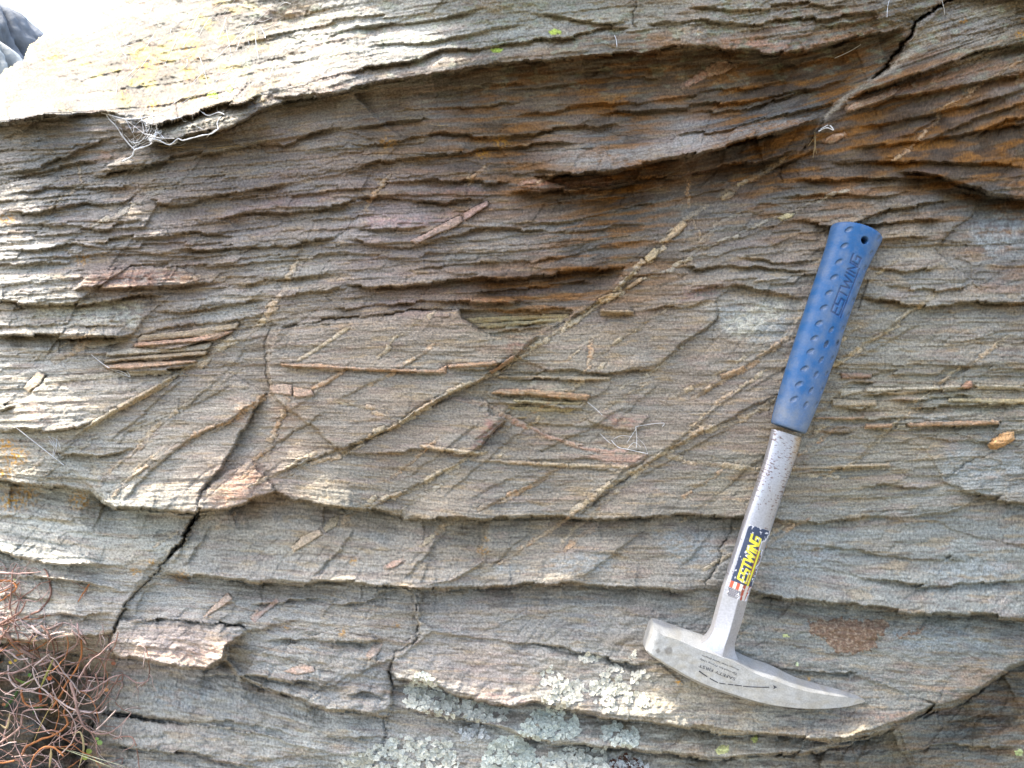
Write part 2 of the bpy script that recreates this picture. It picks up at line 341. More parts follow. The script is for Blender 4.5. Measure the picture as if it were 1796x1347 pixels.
# layered relief
Z += 5.0 * ROUGH * fbm(PX / 190, SB / 75, 3, 11)
RB = np.clip(ROUGH * 1.15 - .12, 0, 1) * (1 - .45 * sm(900, 1000, PY))
def plates(ls, lx, seed, tilt=1.0):
    """thin plates: rows along the bedding broken at oblique joints, every plate with its own offset and tilt"""
    v = SB / ls + .45 * perlin(PX / (lx * 2.6), SB / (ls * 3.5), seed) + .12 * perlin(PX / (lx * .9), SB / (ls * 2), seed + 1)
    j2 = np.floor((PX + .9 * PY) / (lx * .31) + .5 * perlin(PX / lx, PY / lx, seed + 2))
    v = v + .45 * (h1(j2, seed) - .5)
    row = np.floor(v); fv = v - row
    u = (PX + (.3 + 1.3 * h1(row, seed + 1)) * PY) / lx + 37.0 * h1(row, seed + 2); u = u + .45 * perlin(u * .8, row * 3.7 + .5, seed + 3)
    br = np.floor(u); fu = u - br; k = row * 7919 + br
    a = h1(k, seed + 4); t = h1(k, seed + 5); t2 = h1(k, seed + 6)
    return ((a - .5) * 1.3 + (fv - .5) * tilt * (.15 + 1.1 * t) + (fu - .5) * (t2 - .5) * .8).astype(f32)
Z += RB * 7 * plates(40, 280, 401) 
Z += (.06 + .94 * RB) * 4.2 * plates(16, 150, 411)
LOWQ = sm(960, 1080, PY); Z += (.25 + .75 * RB) * (1 - .55 * LOWQ) * 2.1 * plates(6.8, 85, 421)
Z += (.6 + .4 * RB) * (1 - .8 * LOWQ) * 0.85 * plates(3.4, 60, 431)
def facets(lx, ls, seed, skew=.9):
    """flat broken facets: plane per cell, cells stretched along the bedding and cut by oblique joints"""
    u = (PX + skew * PY) / lx + .35 * perlin(PX / (lx * .6), PY / (ls * 1.2), seed + 1) 
    v = SB / ls + .30 * perlin(PX / (lx * .7), SB / (ls * .8), seed + 3) 
    iu = np.floor(u).astype(np.int32); iv = np.floor(v).astype(np.int32)
    r = np.random.default_rng(seed); T = r.random((4096, 5)).astype(f32)
    best = np.full(u.shape, 9e9, f32); z = np.zeros_like(best)
    for di in (-1, 0, 1):
        for dj in (-1, 0, 1):
            h = ((iu + di) * 73 + (iv + dj) * 1571 + 90000) & 4095
            cu = iu + di + T[h, 0]; cv = iv + dj + T[h, 1]; du = u - cu; dv = v - cv
            d = np.abs(du) * .8 + np.abs(dv)
            m = d < best; best = np.where(m, d, best)
            z = np.where(m, (T[h, 2] - .5) + (T[h, 3] - .5) * .9 * du + (T[h, 4] - .15) * 1.1 * dv, z)
    return z
FR = np.clip(.10 + .95 * ROUGH, 0, 1.1) 
Z += FR * 5.0 * facets(190, 46, 201) + FR * 2.2 * facets(70, 16, 211)
Z += 0.5 * perlin(PX / 130, SB / 2.6, 61) + .35 * perlin(PX / 30, SB / 3.4, 62)
# small spalls and chips
ch = fbm(PX / 30 + SB / 90, SB / 13, 3, 65)
Z += (.6 + 1.6 * ROUGH) * np.clip(np.abs(ch) - .12, 0, .5) * 1.4
lowc = sm(1000, 1100, PY) * 1.0
Z += lowc * (3.0 * fbm(PX / 95 - PY / 200, PY / 55, 3, 68) + 4.0 * np.abs(fbm(PX / 60 + PY / 50, PY / 30 - PX / 160, 3, 69)) + 1.7 * fbm(PX / 22, PY / 13, 3, 66)) + (1 - lowc) * .5 * fbm(PX / 24, SB / 11, 3, 67)
topl = sm(210, 150, PY) * sm(760, 480, PX); Z += topl * (5.0 * fbm(PX / 46, PY / 24, 4, 73) + 5.0 * np.abs(fbm(PX / 30 - PY / 40, PY / 18, 3, 74)))
topr = sm(110, 40, PY) * sm(700, 900, PX); Z += topr * (3.5 * fbm(PX / 34, PY / 18, 4, 75) + 4.0 * np.abs(fbm(PX / 26, PY / 14, 3, 76)))
# cross joints breaking the layers obliquely
jn = perlin((PX + .9 * PY) / 46, (PY - .6 * PX) / 170, 71); jm = sm(.1, .5, perlin(PX / 160, PY / 130, 72))
Z -= jm * 2.2 * np.exp(-(jn / .045) ** 2)

# ------------------------------------------------------------------ traced ledges: (points left to right, lip height, undercut, reach up, reach down)
LEDGES = [
 ([(-200,240),(0,214),(50,206),(78,201),(130,203),(185,197),(225,208)], 10,22,30,30),
 ([(0,245),(40,227),(75,205)], 2,6,10,12),
 ([(0,306),(70,296),(135,264),(180,246),(215,240)], 6,9,14,16), ([(0,318),(60,306),(120,291),(150,283),(190,287)], 5,8,12,18),
 ([(155,314),(240,291),(330,271),(420,256),(500,250),(560,226),(620,214)], 5,9,16,14),
 ([(0,348),(80,332),(160,330),(250,318)], 5,7,14,16), ([(0,374),(60,376),(120,361),(200,356),(250,346)], 7,9,16,14),
 ([(250,352),(300,361),(390,343),(450,330),(515,320)], 7,10,12,16), ([(370,386),(430,372),(520,371),(600,356),(640,352)], 9,12,16,16),
 ([(0,400),(90,396),(180,402),(260,388)], 5,7,12,14),([(150,425),(240,415),(330,408),(420,412)], 5,8,12,14),
 ([(0,440),(70,441),(130,426),(190,430)], 6,8,14,14),([(300,440),(380,432),(500,428),(600,412)], 5,8,12,14),
 ([(225,212),(270,215),(330,201),(400,182),(465,166)], 14,20,24,10),
 ([(250,252),(300,241),(380,229),(430,209),(460,188),(500,176),(600,159),(645,144),(735,131),(800,121),(860,111),(960,105),(985,98),(1060,91),(1130,91),(1196,78),(1240,79),(1350,95),(1430,87),(1500,66),(1592,46)], 10,30,22,44),
 ([(465,170),(530,165),(600,156)], 5,8,12,8),
 ([(600,126),(680,111),(735,101),(770,86),(870,81),(930,71),(1000,61),(1060,46),(1115,41)], 3,12,16,10),
 ([(600,46),(700,41),(780,28),(860,8)], 4,8,12,12),([(930,22),(1020,34),(1112,38)], 8,9,14,8),([(640,80),(760,70),(860,48),(940,45)], 4,6,12,10),
 ([(1130,45),(1230,34),(1330,40),(1440,30),(1560,22)], 7,9,14,10),([(1200,12),(1300,16),(1420,6),(1500,10)], 6,8,12,10),
 ([(600,222),(680,213),(740,208),(765,216)], 4,11,12,16),([(600,246),(680,251),(780,233),(860,240),(1000,226),(1100,215)], 4,7,12,14),
 ([(600,302),(660,282),(730,276),(820,266),(880,256),(1020,251)], 6,10,14,14),
 ([(870,160),(960,150),(1060,138),(1180,130)], 3,5,14,14),([(900,200),(1000,190),(1120,178),(1260,160),(1400,140)], 3,6,14,14),([(1200,205),(1300,190),(1400,165),(1500,135)], 4,8,14,14),
 ([(960,130),(1100,118),(1240,106),(1400,114),(1520,92)],3,7,12,16), ([(1040,202),(1180,191),(1320,173),(1460,150)],4,9,12,16), ([(1500,227),(1600,206),(1700,187),(1820,150)],6,12,12,14), ([(1480,262),(1580,250),(1680,240),(1820,212)],6,11,12,14), ([(1450,290),(1560,280),(1660,286),(1800,292)],5,10,12,12), ([(700,165),(820,150),(940,142)],3,6,12,14), ([(680,195),(800,188),(930,176)],3,6,12,14),
 ([(940,312),(1010,303),(1080,299),(1196,277),(1260,259),(1340,240),(1400,223),(1446,205)], 18,30,26,34),
 ([(1160,246),(1240,232),(1320,214),(1400,196),(1470,180)], 2,8,8,10),
 ([(890,341),(1000,331),(1080,323),(1196,306),(1260,292),(1340,281),(1400,262)], 10,16,14,34),
 ([(660,322),(760,313),(850,316),(910,319)], 5,11,12,12),([(600,352),(680,346),(780,353),(860,341)], 6,11,12,12),
 ([(610,405),(720,397),(760,390)], 7,9,12,10),([(600,421),(720,431),(840,401),(900,401),(980,404)], 4,9,12,16),
 ([(860,396),(1000,386),(1100,366),(1196,346),(1300,330)], 2,5,14,12),([(960,406),(1040,401),(1110,396)], 3,7,10,8),([(940,352),(1080,345),(1180,328)], 4,5,12,12),
 ([(1480,180),(1530,160),(1610,131),(1660,111),(1710,93),(1820,70)], 4,16,18,10),
 ([(1486,202),(1530,191),(1570,171),(1640,160),(1720,145),(1820,126)], 4,11,16,12),
 ([(1600,266),(1680,221),(1820,176)], 4,9,14,12),([(1690,250),(1760,215),(1830,200)], 5,9,14,14),([(1560,240),(1600,232),(1660,200)],3,6,10,10),
 ([(1570,297),(1640,310),(1670,320),(1700,327),(1740,342),(1830,350)], 14,34,30,28),
 ([(1340,302),(1400,278),(1440,262)], 4,8,14,12),([(1380,320),(1450,316),(1560,312),(1640,312)], 7,10,12,14),
 ([(1360,350),(1440,342),(1540,345),(1620,335)], 4,7,12,12),
 ([(1470,402),(1560,367),(1640,357),(1684,350)], 9,13,14,14),([(1390,388),(1470,397),(1560,392),(1664,386)], 8,13,14,14),
 ([(1500,425),(1560,421),(1640,414)], 8,10,14,12),([(1280,455),(1390,462),(1440,455)], 4,8,12,10),([(1180,470),(1290,468),(1430,478)], 5,10,12,10),
 ([(1196,515),(1290,500),(1330,508),(1410,524)], 4,8,12,12),([(1505,522),(1620,536),(1720,529),(1830,525)], 7,12,16,16),([(1540,503),(1640,507),(1720,498)], 4,6,12,10),([(1520,470),(1600,478),(1660,465)], 5,7,12,10),
 # left middle
 ([(130,510),(170,506),(290,502),(362,490)], 5,9,14,14),([(-60,470),(60,462),(140,458)],5,7,12,12),([(-40,525),(40,531),(120,539),(200,526),(262,514),(300,516)], 12,18,22,24),
 ([(-40,588),(30,588),(100,590),(200,592),(236,582)], 11,20,26,14),([(20,566),(80,572),(140,568),(230,572)], 4,5,10,8),
 ([(235,614),(330,602),(415,577)], 9,9,10,7),([(190,633),(280,626),(375,616)], 8,8,9,6),([(185,648),(260,648),(355,637)], 9,14,9,14),([(145,608),(168,597),(225,593)], 6,9,10,10),
 ([(235,592),(330,584),(415,572)], 5,6,8,8),([(260,548),(340,540),(440,528),(480,520)], 5,8,14,14),([(400,500),(470,490),(560,486),(600,480)], 5,8,12,12),([(490,520),(560,515),(620,500)], 5,8,12,12),
 ([(240,585),(330,565),(420,560),(490,548)], 4,6,12,10),
 ([(75,666),(200,656),(305,652)], 3,6,10,12),
 ([(-60,716),(0,716),(34,704)], 5,8,12,12),([(0,746),(60,757),(130,747),(165,735)], 9,12,18,16),([(95,792),(160,797),(240,782)], 7,9,16,14),
 ([(-200,840),(0,846),(60,849),(160,856),(182,880),(205,891),(270,893),(335,897),(400,891),(440,876),(482,863),(515,877),(570,886),(645,891),(700,906),(765,911),(850,913),(950,906),(1060,909),(1200,906),(1292,906),(1370,906)], 11,26,22,26),
 # centre
 ([(488,577),(600,553),(700,545),(806,540)], 1,10,12,9),([(570,545),(660,531),(800,526),(900,529),(912,521)], 7,11,12,14),
 ([(600,500),(690,499),(800,492),(950,482),(1050,475),(1100,468)], 8,16,16,18),([(820,512),(940,502),(1060,494)], 5,8,8,10),([(700,470),(820,462),(940,455),(1040,440)], 4,6,14,12),
 ([(640,620),(760,618),(880,612)], .8,1,10,10),
 ([(480,640),(600,648),(650,652),(787,657)], 7,7,9,10),([(787,647),(850,644),(896,634)], 6,8,9,8),
 ([(810,560),(900,556),(1000,552)], 3,5,7,6),([(820,572),(900,568),(990,564)], 4,6,7,6),([(850,582),(930,577),(975,574)], 4,5,6,6),
 ([(900,652),(1000,649),(1080,656),(1150,651),(1158,644)], 5,6,12,9),([(868,664),(960,666),(1072,668)], 5,7,7,9),
 ([(850,692),(930,694),(1032,701)], 8,10,10,7),([(890,706),(960,710),(1022,717)], 6,9,7,9),([(1050,550),(1100,553),(1118,548)], 7,9,10,10),
 ([(1118,546),(1150,540),(1210,540),(1255,526)], 3,6,10,8),
 ([(1475,658),(1530,657),(1575,647)], 3,6,6,8),([(1478,668),(1540,667)], 6,8,8,8),
 ([(1500,690),(1600,686),(1700,680),(1820,684)], 5,7,6,7),([(1556,702),(1640,697),(1720,695)], 5,7,6,7),([(1456,713),(1542,714)], 7,10,8,8),
 ([(1580,712),(1700,712),(1820,710)], 6,8,7,8),([(1430,735),(1520,735),(1600,728)], 5,7,6,7),([(1500,750),(1560,753),(1690,747),(1760,742)], 8,9,8,9),([(1425,758),(1500,754)], 4,6,7,7),
 ([(1390,827),(1470,823),(1590,817)], 4,5,6,7),([(1600,770),(1700,775),(1780,790)], 3,4,10,10),
 ([(1676,860),(1720,872),(1830,884)], 9,13,18,12),([(1500,850),(1600,858),(1660,852)], 3,5,12,10),
 ([(830,812),(900,816),(1000,822),(1105,824)], 4,4,6,7),([(740,787),(800,795),(860,798)], 4,4,6,6),
 # lower left
 ([(-60,962),(0,966),(40,976),(85,987),(150,992),(200,994)], 9,12,20,14),([(30,1001),(90,1012),(150,1022),(188,1030)], 8,11,16,12),([(90,1076),(150,1079),(196,1070)], 5,8,14,12),([(-20,1040),(50,1045),(110,1052)],4,6,12,12),
 ([(-40,1118),(60,1131),(130,1145),(205,1152)], 8,40,20,30),
 ([(285,1006),(390,1012),(450,1020),(540,1024),(620,1021),(660,1026),(700,1031),(735,1034),(800,1037),(900,1027),(1000,1021),(1080,1031),(1150,1036),(1200,1037),(1238,1030)], 9,18,22,20),
 ([(230,1086),(270,1086),(340,1091),(412,1094),(436,1100)], 5,12,14,10),
 ([(186,1141),(205,1152),(290,1166),(360,1171),(392,1153),(397,1131),(428,1106)], 12,18,18,26),
 ([(340,1182),(450,1187),(560,1202),(610,1206)], 6,9,14,14),([(420,1192),(500,1222),(560,1242),(650,1257),(694,1266)], 9,13,18,16),
 ([(185,1302),(260,1312),(340,1322),(460,1352)], 8,14,18,20),([(250,1250),(330,1262),(420,1268),(520,1290)], 3,5,14,12),([(560,1290),(620,1300),(668,1292)],5,7,12,10),
 ([(430,1060),(520,1052),(600,1058),(700,1050)], 5,8,14,14),([(450,1130),(540,1120),(620,1128),(680,1120)], 5,8,14,14),([(600,1222),(640,1216),(690,1232)], 5,8,10,10),
 ([(206,1156),(188,1200),(176,1262),(160,1300),(150,1380)], 4, 50, 24, 50),
 # lower centre
 ([(680,1172),(700,1192),(760,1203),(820,1228),(900,1243),(940,1235),(1000,1248),(1100,1263),(1200,1274),(1250,1286),(1350,1292),(1480,1299),(1560,1286)], 9,16,22,18),
 ([(690,1243),(760,1254),(850,1268),(912,1284)], 7,11,14,12),([(900,1287),(950,1303),(1020,1304),(1100,1314),(1200,1327),(1260,1332),(1350,1327),(1430,1316)], 10,16,20,18),
 ([(885,1125),(950,1131),(1040,1151),(1110,1166),(1132,1163),(1148,1155)], 2,12,18,8),([(1370,1183),(1420,1179),(1520,1184)], 2,8,12,8),
 ([(760,1112),(860,1120),(890,1125)], 1,3,10,8),
 # lower right
 ([(1312,1036),(1360,1046),(1420,1056),(1500,1061),(1570,1071),(1650,1079),(1720,1081),(1830,1085)], 9,18,22,20),
 ([(1500,1016),(1600,1027),(1700,1024),(1820,1019)], 4,6,14,12),([(1310,905),(1400,916),(1500,908),(1600,915)], 4,8,14,14),([(1400,960),(1500,965),(1600,985),(1700,980)], 2,4,14,12),
 ([(1390,1322),(1430,1317),(1500,1303),(1540,1293),(1572,1273),(1612,1258),(1642,1243),(1672,1238),(1702,1223),(1722,1208),(1742,1192),(1768,1174),(1830,1150)], 10,30,26,40),
 ([(1640,1275),(1720,1255),(1800,1250)], 5,9,12,14),([(1560,1320),(1660,1305),(1790,1310)], 5,8,14,14),
]
rngL = np.random.default_rng(5)
for pts, a, b, lu, ld in LEDGES:
    sl, d, arc, tot = pdist(pts, 3.2 * max(lu, ld) + 8, WX, WY)
    end = sm(0, min(45, tot * .3), arc) * sm(0, min(45, tot * .3), tot - arc)
    ph = rngL.uniform(0, 100)
    mod = .8 + .35 * perlin(arc / 60 + ph, arc * 0 + ph, 9) + .3 * (h1(np.floor(arc / 44) + int(ph * 7), 2) - .5)
    dj = d + .7 * perlin(arc / 6 + ph, arc * 0 + 2, 10) * .6 + 3.6 * (h1(np.floor(arc / 37 + .5 * perlin(arc / 40, arc * 0 + ph, 10)) + int(ph * 10), 3) - .5) + 1.6 * (h1(np.floor(arc / 12) + int(ph * 10), 4) - .5)
    up = a * np.clip(1 - np.clip(dj, 0, None) / (2.3 * lu), 0, 1); dn = -b * np.clip(1 + np.clip(dj, None, 0) / (2.0 * ld), 0, 1)
    w = sm(-2.0, 0.6, dj)
    gap = -.6 * min(b, 14) * np.exp(-((dj + 2.4) / 2.3) ** 2) * sm(-.25, .3, perlin(arc / 45 + ph, arc * 0 + 5, 8))
    Z[sl] += ((up * w + dn * (1 - w)) * 1.4 + gap) * end * mod * (1.25 if b >= 16 else 1.0) * (1.45 if pts[0][1] > 940 else 1.0)
# ------------------------------------------------------------------ open cracks: (points, half width, depth)
CRACKS = [
 ([(296,976),(318,950),(330,925),(338,910),(352,893)], 4.6, 40), ([(196,1106),(206,1078),(226,1048),(250,1024),(278,1000),(300,972)], 1.6, 20),
 ([(340,904),(330,930)], 5, 60),([(200,1150),(190,1125),(196,1106)], 2, 16),
 ([(1670,0),(1602,42),(1600,62),(1574,90),(1558,118),(1530,140)], 2.4, 31),
 ([(345,900),(352,862),(388,822),(412,782),(440,732),(466,690)], 1.0, 7),
 ([(728,1042),(736,1052),(728,1086),(736,1112),(722,1132),(692,1150),(684,1172),(690,1202),(686,1240),(676,1262),(672,1300),(660,1322)], 1.5, 13),
 ([(738,1116),(722,1134)], 3, 20),
 ([(1664,838),(1700,812),(1742,795)], 1.4, 10),([(1370,293),(1370,322)], 2.2, 14),([(1412,262),(1404,272)], 3.5, 20),
 ([(805,541),(810,556),(832,571),(856,585)], 1.4, 6),([(1285,908),(1287,930),(1266,960),(1262,988),(1240,1026)], 2.2, 14),
 ([(412,1095),(428,1101)], 5, 26),([(905,626),(890,640),(860,657)], 3.0, 14),([(770,694),(640,772),(600,800)], 1.8, 8),
 ([(1130,802),(1110,830),(1060,868),(1012,902)], 1.8, 9),([(1156,642),(1202,602),(1252,570),(1262,548)], 1.8, 8),
 ([(1008,556),(1040,540),(1080,516)], 2.0, 10),([(885,737),(866,756),(845,782),(820,796)], 1.8, 8),
 ([(480,566),(468,600),(464,640),(470,680)], 2.0, 9),([(1115,0),(1113,40)], 2.0, 10),([(575,1022),(566,1040)],1.5,6),
 ([(860,912),(850,950),(846,985)],1.2,5),([(1112,40),(1118,48)],3,12),([(1460,180),(1440,225),(1412,262)],2,10),
 ([(1640,440),(1662,410),(1704,378),(1712,350),(1682,336)],1.8,8),([(700,1032),(660,1050),(640,1090)],1.3,6),([(228,655),(180,650),(150,662)],1.5,6),
]
for pts, hw, dep in CRACKS:
    sl, d, arc, tot = pdist(pts, 40, WX, WY)
    n = perlin(arc / 17, arc * 0 + dep, 12) + .6 * perlin(arc / 6, arc * 0 + dep, 19)
    big = dep > 30
    w = hw * np.clip((.62 if not big else .85) + .9 * n, .06, 1.7) * (.25 + .75 * sm(0, 24, arc) * sm(0, 20, tot - arc))
    dj = d + 3.2 * perlin(arc / 15 + hw, arc * 0 + 7, 13) + 1.4 * perlin(arc / 5, arc * 0 + 3, 13)
    ad = np.abs(dj)
    side = .22 * dep * np.exp(-np.abs(dj) / 11) * np.where(dj > 0, .4, -1.0)       # one wall stands a little higher
    Z[sl] += side * sm(0, 25, arc) * sm(0, 25, tot - arc) - (dep * (1 if big else .42)) * sm(w + 1.8, w * .3, ad) - .10 * dep * np.exp(-ad / 6)

# oblique joints with a small step, all over the smoother middle of the face: traced ones and their fainter parallels
rj = np.random.default_rng(77)
JOINTS = [([(100,790),(150,752),(240,700),(312,654)],3.5),([(205,890),(262,830),(330,775),(400,738),(466,692)],4),([(340,897),(352,862),(388,822),(412,782),(440,732),(466,692)],6),([(470,840),(540,810),(640,774),(740,720),(862,656),(905,626)],6),([(946,592),(1008,556),(1080,516),(1130,462)],6),
 ([(1012,902),(1060,868),(1110,830),(1170,790),(1260,745),(1368,692)],5),([(845,782),(868,752),(888,736)],7),([(1156,642),(1202,602),(1252,570),(1262,548)],4),([(640,895),(720,860),(800,815),(846,784)],4),([(840,900),(880,878),(936,850),(985,818)],3.5),([(1446,838),(1500,812),(1545,768),(1580,736)],3),([(1462,640),(1545,590),(1640,515)],3),([(1215,700),(1312,640),(1394,590)],3),
 ([(320,1000),(345,960),(380,905)],5),([(540,1020),(600,960),(640,905)],4),([(700,1028),(760,960),(800,915)],4),([(850,1010),(900,960),(960,910)],3.5),([(1010,1020),(1080,970),(1150,912)],4),([(1180,1010),(1230,960),(1262,912)],3)]
for _ in range(34):
    x = rj.uniform(60, 1700); y = rj.uniform(690, 890) if x < 1400 else rj.uniform(560, 880); l = rj.uniform(50, 190); sl_ = rj.uniform(.5, .95)
    JOINTS.append(([(x, y), (x + l * .5, y - l * .5 * sl_ + rj.normal(0, 5)), (x + l, y - l * sl_)], rj.uniform(1.2, 3.2)))
for pts, a in JOINTS:
    sl, d, arc, tot = pdist(pts, 60, .6 * WX + .4 * PX, .6 * WY + .4 * PY)
    end = sm(0, min(40, tot * .3), arc) * sm(0, min(40, tot * .3), tot - arc)
    dj = d + 3.0 * (h1(np.floor(arc / 14) + int(a * 1000), 8) - .5) + .8 * perlin(arc / 6, arc * 0 + a, 13)
    Z[sl] += a * end * (np.clip(dj / 1.2, -1, 1) * np.clip(1 - np.abs(dj) / 52, 0, 1) * .9 - .5 * np.exp(-(dj / 1.8) ** 2))
